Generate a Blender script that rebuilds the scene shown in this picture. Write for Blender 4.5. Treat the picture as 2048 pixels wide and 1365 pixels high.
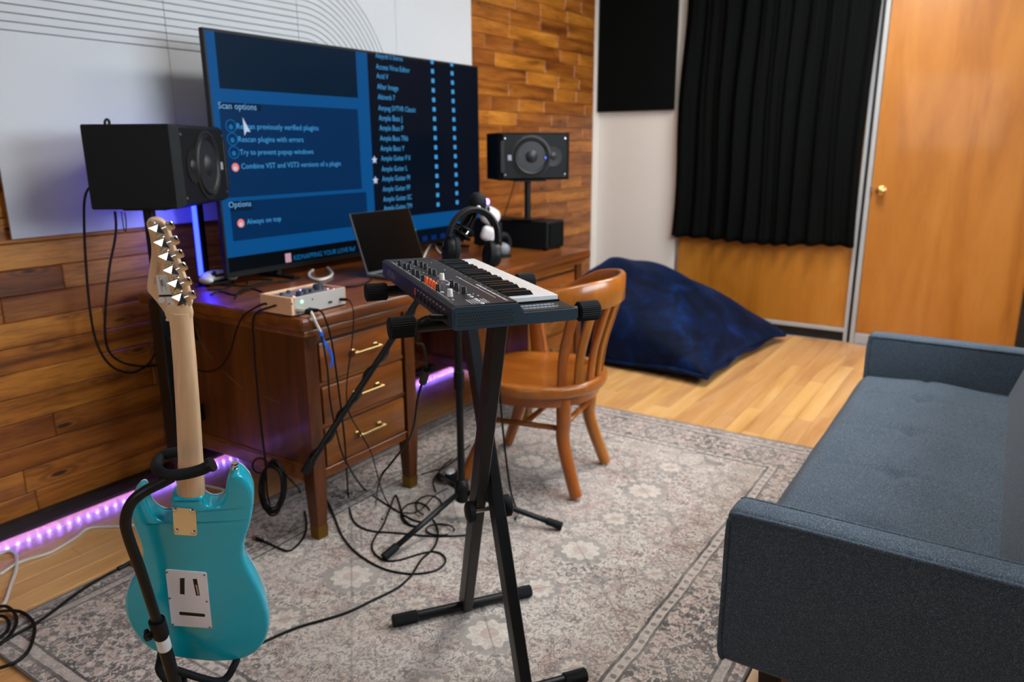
import bpy, bmesh, math, random
from mathutils import Vector, Matrix, Euler
import numpy as np

for o in list(bpy.data.objects): bpy.data.objects.remove(o)
SC = bpy.context.scene
C = SC.collection
rnd = random.Random(7)

# ------------------------------------------------------------------ camera, world, lights, exposure
H = 1.29                                     # camera height
FPX = 1500.55                                # focal length in pixels of a 2048 px wide frame
YAW, PITCH, ROLL = 0.58262711, 0.253081629, 0.00586346669
_f = np.array([math.cos(YAW)*math.cos(PITCH), math.sin(YAW)*math.cos(PITCH), -math.sin(PITCH)])
_r0 = np.array([math.sin(YAW), -math.cos(YAW), 0.0])
_d0 = np.cross(_f, _r0)
_r = math.cos(ROLL)*_r0 + math.sin(ROLL)*_d0
_d = -math.sin(ROLL)*_r0 + math.cos(ROLL)*_d0
CAMPOS = np.array([0, 0, H])
cam_data = bpy.data.cameras.new('camera')
cam = bpy.data.objects.new('camera', cam_data); C.objects.link(cam)
mw = Matrix.Identity(4)
for i in range(3):
    mw[i][0] = _r[i]; mw[i][1] = -_d[i]; mw[i][2] = -_f[i]; mw[i][3] = CAMPOS[i]
cam.matrix_world = mw
cam_data.sensor_width = 36.0; cam_data.sensor_fit = 'HORIZONTAL'
cam_data.lens = FPX/2048*36.0
cam_data.clip_start = 0.02
cam_data.dof.use_dof = True
cam_data.dof.focus_distance = 1.42
cam_data.dof.aperture_fstop = 3.5
SC.camera = cam

world = bpy.data.worlds.new('world'); SC.world = world
world.use_nodes = True
world.node_tree.nodes['Background'].inputs[0].default_value = (0.75, 0.85, 1.0, 1)
world.node_tree.nodes['Background'].inputs[1].default_value = 0.25

def area_light(name, loc, sx, sy, power, col, rot=(0, 0, 0)):
    l = bpy.data.lights.new(name, 'AREA'); l.shape = 'RECTANGLE'; l.size = sx; l.size_y = sy
    l.energy = power; l.color = col
    o = bpy.data.objects.new(name, l); C.objects.link(o)
    o.location = loc; o.rotation_euler = rot
    return o
CEIL = 2.75
# unseen ceiling panels, added for light (their housings are built with the ceiling)
LAMPS = [(4.1, 0.75), (2.4, 0.75)]
for lx, ly in LAMPS:
    area_light('added_panel_light', (lx, ly, CEIL-0.045), 1.1, 0.5, 33 if lx > 3 else 15, (1.0, 0.97, 0.92))
# side light from an unseen window added in the right wall
area_light('added_window_light', (2.65, -1.235, 1.85), 2.4, 0.9, 60, (0.88, 0.95, 1.0), (math.radians(90), 0, math.radians(180)))
# added fill for the guitar, from an invented window behind the camera
area_light('added_near_fill', (-1.97, 0.9, 1.75), 1.3, 1.0, 7, (0.86, 0.94, 1.0), (math.radians(90), 0, math.radians(-90)))
SC.view_settings.view_transform = 'Standard'
SC.view_settings.look = 'None'
SC.view_settings.gamma = 1.0
SC.view_settings.use_curve_mapping = False
SC.view_settings.exposure = 0.35

# ------------------------------------------------------------------ measuring helpers (pixel of the photo -> point in the room)
def ray(u, v):
    return _r*((u-1024)/FPX) + _d*((v-682.5)/FPX) + _f
def onz(u, v, z): q = ray(u, v); return Vector(CAMPOS + q*((z-H)/q[2]))
def ony(u, v, y): q = ray(u, v); return Vector(CAMPOS + q*(y/q[1]))
def onx(u, v, x): q = ray(u, v); return Vector(CAMPOS + q*(x/q[0]))
def dep(u, v, d): return Vector(CAMPOS + ray(u, v)*d)

# ------------------------------------------------------------------ materials
def lin(c):
    return tuple(((x/255)/12.92 if x/255 <= 0.04045 else ((x/255+0.055)/1.055)**2.4) for x in c)
MATS = {}
def principled(name, col, rough=0.5, metal=0.0, coat=0.0, emit=None, estr=0.0, sheen=0.0, spec=0.5, sub=None):
    m = bpy.data.materials.new(name); m.use_nodes = True
    b = m.node_tree.nodes['Principled BSDF']
    b.inputs['Base Color'].default_value = (*col, 1)
    b.inputs['Roughness'].default_value = rough
    b.inputs['Metallic'].default_value = metal
    b.inputs['Coat Weight'].default_value = coat
    b.inputs['Coat Roughness'].default_value = 0.08
    b.inputs['Specular IOR Level'].default_value = spec
    if sheen: b.inputs['Sheen Weight'].default_value = sheen; b.inputs['Sheen Roughness'].default_value = 0.35
    if emit: b.inputs['Emission Color'].default_value = (*emit, 1); b.inputs['Emission Strength'].default_value = estr
    MATS[name] = m
    return m
class NT:
    """tiny node helper"""
    def __init__(s, m): s.t = m.node_tree; s.b = s.t.nodes['Principled BSDF']
    def n(s, typ, **kw):
        nd = s.t.nodes.new(typ)
        for k, v in kw.items(): setattr(nd, k, v)
        return nd
    def l(s, a, b): s.t.links.new(a, b)
    def val(s, sock, v):
        if hasattr(v, 'is_linked') or hasattr(v, 'links'): s.l(v, sock)
        else: sock.default_value = v
    def math(s, op, a, b=0.0, c=None, clamp=False):
        nd = s.n('ShaderNodeMath', operation=op, use_clamp=clamp)
        s.val(nd.inputs[0], a); s.val(nd.inputs[1], b)
        if c is not None: s.val(nd.inputs[2], c)
        return nd.outputs[0]
    def mix(s, f, a, b, blend='MIX'):
        nd = s.n('ShaderNodeMix', data_type='RGBA', blend_type=blend)
        s.val(nd.inputs[0], f)
        for i, v in ((6, a), (7, b)):
            if isinstance(v, tuple): nd.inputs[i].default_value = (*v[:3], 1)
            else: s.l(v, nd.inputs[i])
        return nd.outputs[2]
    def noise(s, vec, scale, detail=3, rough=0.5, dist=0.0):
        nd = s.n('ShaderNodeTexNoise'); s.l(vec, nd.inputs['Vector'])
        nd.inputs['Scale'].default_value = scale; nd.inputs['Detail'].default_value = detail
        nd.inputs['Roughness'].default_value = rough; nd.inputs['Distortion'].default_value = dist
        return nd.outputs[0]
    def ramp(s, f, pts):
        nd = s.n('ShaderNodeValToRGB'); s.l(f, nd.inputs[0])
        e = nd.color_ramp.elements
        while len(e) < len(pts): e.new(0.5)
        for i, (p, c) in enumerate(pts):
            e[i].position = p
            e[i].color = (c, c, c, 1) if not isinstance(c, tuple) else (*c[:3], 1)
        return nd.outputs[0]
    def mapping(s, vec, scale=(1, 1, 1), loc=None, rot=(0, 0, 0)):
        nd = s.n('ShaderNodeMapping'); s.l(vec, nd.inputs[0]); nd.inputs['Scale'].default_value = scale
        nd.inputs['Rotation'].default_value = rot
        if loc is not None: s.val(nd.inputs['Location'], loc)
        return nd.outputs[0]
    def bump(s, h, strength, dist=0.002):
        nd = s.n('ShaderNodeBump'); s.l(h, nd.inputs['Height'])
        nd.inputs['Strength'].default_value = strength; nd.inputs['Distance'].default_value = dist
        s.l(nd.outputs[0], s.b.inputs['Normal'])
def objcoord(nt, jitter=True):
    tc = nt.n('ShaderNodeTexCoord')
    v = tc.outputs['Object']
    if jitter:
        oi = nt.n('ShaderNodeObjectInfo')
        a = nt.n('ShaderNodeVectorMath', operation='MULTIPLY_ADD')
        nt.l(oi.outputs['Random'], a.inputs[0]); a.inputs[1].default_value = (37.0, 19.0, 53.0); nt.l(v, a.inputs[2])
        return a.outputs[0], oi.outputs['Random']
    return v, None

def wood(name, dark, mid, light, stretch=(1.2, 14, 14), rough=0.4, coat=0.0, knots=0.0, var=0.35, grain=0.35, bump=0.15):
    m = principled(name, mid, rough, coat=coat); nt = NT(m)
    v, r = objcoord(nt)
    mp = nt.mapping(v, stretch)
    n1 = nt.noise(mp, 1.0, 4, 0.55, 0.6)
    col = nt.ramp(n1, [(0.28, dark), (0.5, mid), (0.72, light)])
    n2 = nt.noise(nt.mapping(v, tuple(x*7 for x in stretch)), 1.0, 3, 0.6)
    col = nt.mix(nt.math('MULTIPLY', nt.ramp(n2, [(0.45, 0.0), (0.75, 1.0)]), grain), col, tuple(x*0.55 for x in dark))
    if knots:
        vo = nt.n('ShaderNodeTexVoronoi'); vo.inputs['Scale'].default_value = 1.0
        nt.l(nt.mapping(v, (stretch[0]*2.2, stretch[1]*0.75, stretch[2]*0.75)), vo.inputs['Vector'])
        rings = nt.math('SINE', nt.math('MULTIPLY', vo.outputs['Distance'], 38.0))
        near = nt.ramp(vo.outputs['Distance'], [(0.10, 1.0), (0.42, 0.0)])
        core = nt.ramp(vo.outputs['Distance'], [(0.07, 1.0), (0.13, 0.0)])
        sel = nt.ramp(nt.noise(nt.mapping(v, (1.1, 3, 3)), 1.0, 1), [(0.46, 0.0), (0.52, 1.0)])
        k = nt.math('MULTIPLY', nt.math('MULTIPLY', near, nt.math('MULTIPLY_ADD', rings, 0.3, 0.35)), sel)
        col = nt.mix(nt.math('MULTIPLY', k, knots, clamp=True), col, tuple(x*0.35 for x in dark))
        col = nt.mix(nt.math('MULTIPLY', nt.math('MULTIPLY', core, sel), 0.85), col, tuple(x*0.12 for x in dark))
    hsv = nt.n('ShaderNodeHueSaturation'); nt.l(col, hsv.inputs['Color'])
    nt.l(nt.math('MULTIPLY_ADD', r, var, 1.0-var/2), hsv.inputs['Value'])
    nt.l(nt.math('MULTIPLY_ADD', r, 0.012, 0.494), hsv.inputs['Hue'])
    nt.l(hsv.outputs[0], nt.b.inputs['Base Color'])
    nt.bump(n2, bump, 0.001)
    return m

wood('wall_pine', lin((104, 54, 12)), lin((172, 102, 32)), lin((200, 130, 50)), (1.6, 17, 17), 0.42, 0.15, knots=1.0, var=0.6, grain=0.55)
wood('floor_maple', lin((198, 140, 80)), lin((222, 170, 108)), lin((234, 188, 128)), (1.2, 12, 12), 0.32, 0.2, var=0.22, grain=0.12, bump=0.04)
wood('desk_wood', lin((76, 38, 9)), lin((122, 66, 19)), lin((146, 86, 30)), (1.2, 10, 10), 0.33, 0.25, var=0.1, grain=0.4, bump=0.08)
wood('desk_side_wood', lin((46, 20, 6)), lin((88, 43, 14)), lin((118, 62, 23)), (9, 9, 1.1), 0.36, 0.2, var=0.1, grain=0.4, bump=0.08)  # darker side wood, deepened further to hold the desk side's shade in colour
wood('chair_wood', lin((120, 58, 12)), lin((166, 92, 28)), lin((190, 114, 42)), (6, 3, 1.6), 0.28, 0.35, var=0.08, grain=0.25, bump=0.04)
wood('door_veneer', lin((158, 92, 22)), lin((178, 111, 36)), lin((192, 126, 52)), (5, 5, 0.9), 0.34, 0.25, var=0.08, grain=0.12, bump=0.03)
wood('maple_neck', lin((214, 174, 132)), lin((232, 196, 156)), lin((240, 208, 170)), (26, 3, 26), 0.4, 0.15, var=0.05, grain=0.12, bump=0.03)
wood('beige_box_wood', lin((222, 168, 130)), lin((238, 190, 152)), lin((242, 200, 164)), (10, 4, 4), 0.5, var=0.05, grain=0.08, bump=0.03)
wood('sofa_leg_wood', lin((20, 10, 6)), lin((34, 16, 9)), lin((44, 22, 12)), (8, 8, 2), 0.35, 0.2, var=0.05)

# white felt panel
m = principled('white_felt', lin((208, 212, 216)), 0.95); nt = NT(m); v, r = objcoord(nt)
nt.bump(nt.noise(v, 900, 2), 0.25, 0.0006)
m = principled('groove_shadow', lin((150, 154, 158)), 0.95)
principled('white_wall', lin((236, 230, 222)), 0.8)
principled('ceiling_white', lin((222, 220, 214)), 0.9)
principled('dark_wall', lin((58, 56, 55)), 0.9)
m = principled('black_felt', lin((9, 12, 12)), 0.95, spec=0.1); nt = NT(m); v, r = objcoord(nt); nt.bump(nt.noise(v, 700, 2), 0.3, 0.0006)
m = principled('curtain_black', lin((7, 9, 9)), 0.95, spec=0.1); nt = NT(m); v, r = objcoord(nt); nt.bump(nt.noise(v, 600, 2), 0.2, 0.0005)
principled('aluminium', lin((178, 184, 190)), 0.35, 0.85)
principled('grey_rail', lin((170, 172, 174)), 0.5)
principled('kick_black', lin((12, 12, 13)), 0.6)
principled('brass_knob', lin((214, 170, 110)), 0.28, 1.0)
principled('brass', lin((160, 138, 92)), 0.4, 1.0)
principled('old_brass', lin((140, 104, 44)), 0.45, 0.9)
principled('black_metal', lin((8, 12, 15)), 0.42, 0.0, spec=0.35)
principled('black_plastic', lin((8, 11, 13)), 0.48, spec=0.3)
principled('black_gloss', lin((10, 11, 13)), 0.12)
principled('rubber', lin((11, 16, 20)), 0.7, spec=0.3)
principled('cable_black', lin((9, 10, 11)), 0.55, spec=0.3)
principled('cable_white', lin((222, 220, 214)), 0.5)
principled('chrome', lin((225, 226, 228)), 0.09, 1.0)
principled('steel', lin((190, 192, 196)), 0.25, 1.0)
principled('speaker_black', lin((9, 13, 15)), 0.55, spec=0.25)
principled('speaker_cone', lin((26, 29, 32)), 0.45)
principled('speaker_surround', lin((12, 13, 15)), 0.5)
principled('turquoise_paint', lin((0, 178, 204)), 0.25, coat=0.5)
principled('white_plastic', lin((240, 240, 250)), 0.35)
principled('sticker_white', lin((228, 230, 232)), 0.5)
principled('print_black', lin((22, 22, 26)), 0.6)
principled('print_brown', lin((170, 92, 34)), 0.6)
principled('print_grey', lin((150, 155, 165)), 0.6)
principled('print_tan', lin((190, 150, 110)), 0.6)
principled('cavity_dark', lin((14, 26, 28)), 0.6)
principled('gold_plug', lin((206, 160, 84)), 0.3, 1.0)
principled('synth_body', lin((34, 40, 45)), 0.5, spec=0.3)
principled('synth_top', lin((26, 28, 33)), 0.4, spec=0.4)
principled('synth_side', lin((46, 62, 74)), 0.45, spec=0.35)
principled('key_white', lin((246, 246, 246)), 0.25, coat=0.3)
principled('key_black', lin((16, 18, 20)), 0.3)
principled('knob_black', lin((18, 20, 22)), 0.45)
principled('knob_white', lin((226, 222, 216)), 0.45)
principled('knob_orange', lin((255, 100, 34)), 0.45)
principled('print_white', lin((214, 216, 220)), 0.5)
principled('strip_slate', lin((92, 108, 124)), 0.3)
principled('box_silver', lin((190, 186, 180)), 0.45, 0.2)
principled('box_panel', lin((120, 122, 128)), 0.5)
principled('knob_slate', lin((46, 56, 74)), 0.5)
principled('led_green', (0.1, 0.9, 0.2), 0.4, emit=(0.15, 1.0, 0.3), estr=6)
principled('led_blue', (0.1, 0.1, 0.9), 0.4, emit=(0.05, 0.12, 1.0), estr=3)
principled('led_violet', (0.3, 0.2, 0.9), 0.4, emit=(0.3, 0.2, 1.0), estr=4)
principled('led_red', (0.9, 0.2, 0.2), 0.4, emit=(1.0, 0.35, 0.35), estr=1.6)
principled('strap_blue', lin((14, 96, 214)), 0.7)
principled('vr_white', lin((226, 224, 226)), 0.4)
principled('vr_grey', lin((120, 124, 130)), 0.4)
principled('laptop_screen', lin((5, 5, 5)), 0.2, spec=0.15)
principled('laptop_grey', lin((110, 116, 122)), 0.35, 0.6)
principled('laptop_black', lin((20, 20, 22)), 0.45)
principled('lamp_diffuser', (0.9, 0.9, 0.9), 0.5, emit=(1.0, 0.97, 0.92), estr=3.0)
principled('added_window_glow', (0.8, 0.85, 0.9), 0.3, emit=(0.86, 0.94, 1.0), estr=1.1)  # glow of the two added, unseen windows
principled('lamp_housing', lin((220, 220, 220)), 0.5)
principled('led_strip', (0.2, 0.2, 0.9), 0.4, emit=(0.16, 0.13, 1.0), estr=8)
principled('led_dots', (0.2, 0.2, 0.9), 0.4, emit=(0.26, 0.15, 1.0), estr=200)
principled('light_bar_blue', (0.1, 0.1, 0.9), 0.4, emit=(0.004, 0.008, 1.0), estr=26)
principled('baseboard_dark', lin((12, 12, 16)), 0.5)
# screen colours (a lit screen)
def screen(name, c, k=1.0):
    l = lin(c)
    return principled(name, tuple(x*0.02 for x in l), 0.35, emit=l, estr=k*0.72, spec=0.06)
screen('scr_frame', (8, 78, 138)); screen('scr_pane', (3, 44, 86)); screen('scr_deep', (2, 28, 50)); screen('scr_list', (6, 16, 30))
screen('scr_black', (4, 9, 15)); screen('scr_tab', (3, 30, 58)); screen('scr_text', (70, 160, 225), 1.0); screen('scr_text_pale', (120, 175, 225), 1.0)
screen('scr_red', (240, 130, 120)); screen('scr_ring', (20, 110, 170)); screen('scr_cursor', (190, 205, 235)); screen('scr_pink', (196, 150, 170)); screen('scr_green', (60, 220, 40)); screen('scr_icon', (10, 40, 100))

# sofa tweed
m = principled('sofa_tweed', lin((70, 84, 98)), 0.95, sheen=0.1); nt = NT(m); v, r = objcoord(nt, False)
n1 = nt.noise(nt.mapping(v, (520, 520, 900)), 1.0, 3, 0.7)
n2 = nt.noise(nt.mapping(v, (160, 420, 420)), 1.0, 3, 0.65)
n3 = nt.noise(v, 9, 3)
c = nt.ramp(nt.math('MULTIPLY_ADD', n2, 0.5, nt.math('MULTIPLY', n1, 0.5)), [(0.36, lin((26, 37, 47))), (0.5, lin((60, 75, 89))), (0.64, lin((120, 132, 142)))])
c = nt.mix(nt.math('MULTIPLY', n3, 0.35), c, lin((60, 74, 90)))
nt.l(c, nt.b.inputs['Base Color']); nt.bump(n1, 0.5, 0.0012)
# navy velvet
m = principled('navy_velvet', lin((8, 24, 58)), 0.7, sheen=0.35, spec=0.12); nt = NT(m); v, r = objcoord(nt, False)
nv = nt.noise(nt.mapping(v, (5, 5, 5)), 1.0, 5, 0.6, 1.2)
nt.l(nt.ramp(nv, [(0.4, lin((2, 11, 32))), (0.56, lin((4, 22, 56))), (0.68, lin((8, 38, 88)))]), nt.b.inputs['Base Color'])
m.node_tree.nodes['Principled BSDF'].inputs['Sheen Tint'].default_value = (*lin((60, 110, 190)), 1)
nt.bump(nt.noise(v, 260, 2), 0.2, 0.001)

# distressed oriental rug
RX0, RX1, RY0, RY1 = 0.68, 3.27, 0.40, 2.20
def rug_material():
    m = principled('distressed_rug', (0.5, 0.5, 0.5), 0.97); nt = NT(m)
    tc = nt.n('ShaderNodeTexCoord'); v = tc.outputs['Object']
    sep = nt.n('ShaderNodeSeparateXYZ'); nt.l(v, sep.inputs[0])
    wob = nt.noise(v, 9, 3)
    X = nt.math('ADD', sep.outputs[0], nt.math('MULTIPLY', wob, 0.016)); Y = nt.math('ADD', sep.outputs[1], nt.math('MULTIPLY', wob, 0.016))
    hx, hy = (RX1-RX0)/2, (RY1-RY0)/2
    edge = nt.math('MINIMUM', nt.math('SUBTRACT', hx, nt.math('ABSOLUTE', X)), nt.math('SUBTRACT', hy, nt.math('ABSOLUTE', Y)))
    # mirrored field coordinates
    def fold(cell):
        px = nt.math('PINGPONG', nt.math('ADD', X, 10.0), cell); py = nt.math('PINGPONG', nt.math('ADD', Y, 10.0), cell*1.1)
        cb = nt.n('ShaderNodeCombineXYZ'); nt.l(px, cb.inputs[0]); nt.l(py, cb.inputs[1]); return cb.outputs[0]
    f1 = fold(0.21); f2 = fold(0.105)
    a = nt.noise(f1, 15, 2, 0.5, 0.5); b = nt.noise(f2, 34, 2, 0.5, 0.8); c = nt.noise(f1, 60, 3, 0.6, 1.2)
    def line(x, k, w):   # contour lines of a field
        s = nt.math('ABSOLUTE', nt.math('SUBTRACT', nt.math('FRACT', nt.math('MULTIPLY', x, k)), 0.5))
        return nt.math('LESS_THAN', s, w)
    def cells(cell, ox, oy):
        cb = nt.n('ShaderNodeCombineXYZ')
        for i, (q, o) in enumerate(((X, ox), (Y, oy))):
            nt.l(nt.math('SUBTRACT', nt.math('FRACT', nt.math('ADD', nt.math('DIVIDE', nt.math('ADD', q, o), cell), 20.0)), 0.5), cb.inputs[i])
        L = nt.n('ShaderNodeVectorMath', operation='LENGTH'); nt.l(cb.outputs[0], L.inputs[0])
        s2 = nt.n('ShaderNodeSeparateXYZ'); nt.l(cb.outputs[0], s2.inputs[0])
        ang = nt.math('ARCTAN2', s2.outputs[1], s2.outputs[0])
        return nt.math('MULTIPLY', L.outputs['Value'], cell), ang
    base = nt.ramp(nt.noise(v, 5, 4, 0.6), [(0.35, lin((178, 166, 156))), (0.5, lin((196, 186, 176))), (0.62, lin((186, 160, 150)))])
    # warm faded fields
    base = nt.mix(nt.math('MULTIPLY', nt.math('GREATER_THAN', a, 0.53), 0.55), base, lin((168, 142, 134)))
    base = nt.mix(nt.math('MULTIPLY', nt.math('LESS_THAN', a, 0.44), 0.5), base, lin((206, 198, 186)))
    dark = lin((74, 72, 74))
    base = nt.mix(nt.math('MULTIPLY', line(a, 9.0, 0.075), 0.85), base, dark)
    base = nt.mix(nt.math('MULTIPLY', line(b, 7.0, 0.085), 0.75), base, lin((78, 74, 76)))
    base = nt.mix(nt.math('MULTIPLY', nt.math('GREATER_THAN', c, 0.56), 0.7), base, lin((92, 84, 84)))
    base = nt.mix(nt.math('MULTIPLY', nt.math('LESS_THAN', c, 0.41), 0.5), base, lin((214, 206, 196)))
    # rosettes
    for cell, ox, oy, rr in ((0.52, 0.0, 0.0, 0.062), (0.52, 0.26, 0.26, 0.045), (0.52, 0.26, 0.0, 0.085)):
        L, ang = cells(cell, ox, oy)
        pet = nt.math('MULTIPLY', nt.math('SINE', nt.math('MULTIPLY', ang, 10.0)), 0.006)
        Lp = nt.math('ADD', L, pet)
        disc = nt.math('LESS_THAN', Lp, rr)
        ring = nt.math('MULTIPLY', disc, nt.math('GREATER_THAN', Lp, rr*0.70))
        inner = nt.math('LESS_THAN', L, rr*0.30)
        base = nt.mix(nt.math('MULTIPLY', disc, 0.6), base, lin((212, 203, 190)))
        base = nt.mix(nt.math('MULTIPLY', ring, 0.6), base, lin((84, 84, 88)))
        base = nt.mix(nt.math('MULTIPLY', inner, 0.6), base, lin((166, 136, 126)))
    # ogee lattice
    lat = nt.math('ADD', nt.math('SINE', nt.math('MULTIPLY', X, 12.08)), nt.math('SINE', nt.math('MULTIPLY', Y, 12.08)))
    base = nt.mix(nt.math('MULTIPLY', nt.math('LESS_THAN', nt.math('ABSOLUTE', lat), 0.045), 0.5), base, lin((98, 92, 92)))
    # borders: denser, darker bands with guard stripes
    inb = nt.math('LESS_THAN', edge, 0.30)
    bd = nt.mix(nt.math('GREATER_THAN', nt.noise(f2, 30, 2, 0.5, 0.7), 0.5), lin((92, 86, 86)), lin((178, 154, 146)))
    bd = nt.mix(nt.math('MULTIPLY', line(b, 6.0, 0.12), 0.9), bd, lin((34, 34, 38)))
    bd = nt.mix(nt.math('MULTIPLY', nt.math('LESS_THAN', c, 0.45), 0.75), bd, lin((206, 196, 188)))
    base = nt.mix(nt.math('MULTIPLY', inb, 0.9), base, bd)
    for e0, e1, col, k in ((0.296, 0.306, (52, 52, 56), 0.9), (0.262, 0.270, (52, 52, 56), 0.8), (0.270, 0.296, (196, 186, 178), 0.65), (0.075, 0.083, (44, 44, 48), 0.9), (0.05, 0.075, (180, 170, 164), 0.6), (0.04, 0.05, (48, 48, 52), 0.85), (0.0, 0.012, (120, 120, 122), 0.9)):
        s = nt.math('MULTIPLY', nt.math('GREATER_THAN', edge, e0), nt.math('LESS_THAN', edge, e1))
        base = nt.mix(nt.math('MULTIPLY', s, k), base, lin(col))
    chain = nt.math('GREATER_THAN', nt.math('MULTIPLY', nt.math('SINE', nt.math('MULTIPLY', X, 150.0)), nt.math('SINE', nt.math('MULTIPLY', Y, 150.0))), 0.35)
    s = nt.math('MULTIPLY', nt.math('GREATER_THAN', edge, 0.270), nt.math('LESS_THAN', edge, 0.296))
    base = nt.mix(nt.math('MULTIPLY', nt.math('MULTIPLY', s, chain), 0.7), base, lin((60, 58, 60)))
    # wear: faded and scuffed
    wear = nt.ramp(nt.noise(v, 3.2, 5, 0.65), [(0.40, 0.0), (0.66, 1.0)])
    wear2 = nt.ramp(nt.noise(nt.mapping(v, (40, 160, 1)), 1.0, 3, 0.7), [(0.45, 0.0), (0.7, 1.0)])
    base = nt.mix(nt.math('MULTIPLY', wear, 0.36), base, lin((196, 186, 178)))
    base = nt.mix(nt.math('MULTIPLY', wear2, 0.22), base, lin((196, 190, 182)))
    hs = nt.n('ShaderNodeHueSaturation'); nt.l(base, hs.inputs['Color']); hs.inputs['Value'].default_value = 1.15; hs.inputs['Saturation'].default_value = 0.92; base = hs.outputs[0]
    fine = nt.noise(v, 420, 2, 0.6)
    base = nt.mix(nt.math('MULTIPLY', nt.math('GREATER_THAN', fine, 0.54), 0.22), base, lin((84, 80, 80)))
    nt.l(base, nt.b.inputs['Base Color']); nt.bump(fine, 0.5, 0.002)
    return m
rug_material()

# ------------------------------------------------------------------ object helpers
ROOTM = {}
def tag(o, label=None, cat=None, group=None, kind=None):
    if label: o['label'] = label
    if cat: o['category'] = cat
    if group: o['group'] = group
    if kind: o['kind'] = kind
    return o
def thing(name, label, cat, loc=(0, 0, 0), rot=None, group=None, kind=None):
    o = bpy.data.objects.new(name, None); C.objects.link(o)
    M = Matrix.Translation(Vector(loc))
    if rot is not None:
        M = M @ (rot.to_4x4() if isinstance(rot, Matrix) else Euler(rot).to_matrix().to_4x4())
    o.matrix_world = M; o.empty_display_size = 0.05
    ROOTM[o.name] = M
    return tag(o, label, cat, group, kind)
def rootm(o):
    while o.parent: o = o.parent
    return ROOTM.get(o.name, Matrix.Identity(4))

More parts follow.
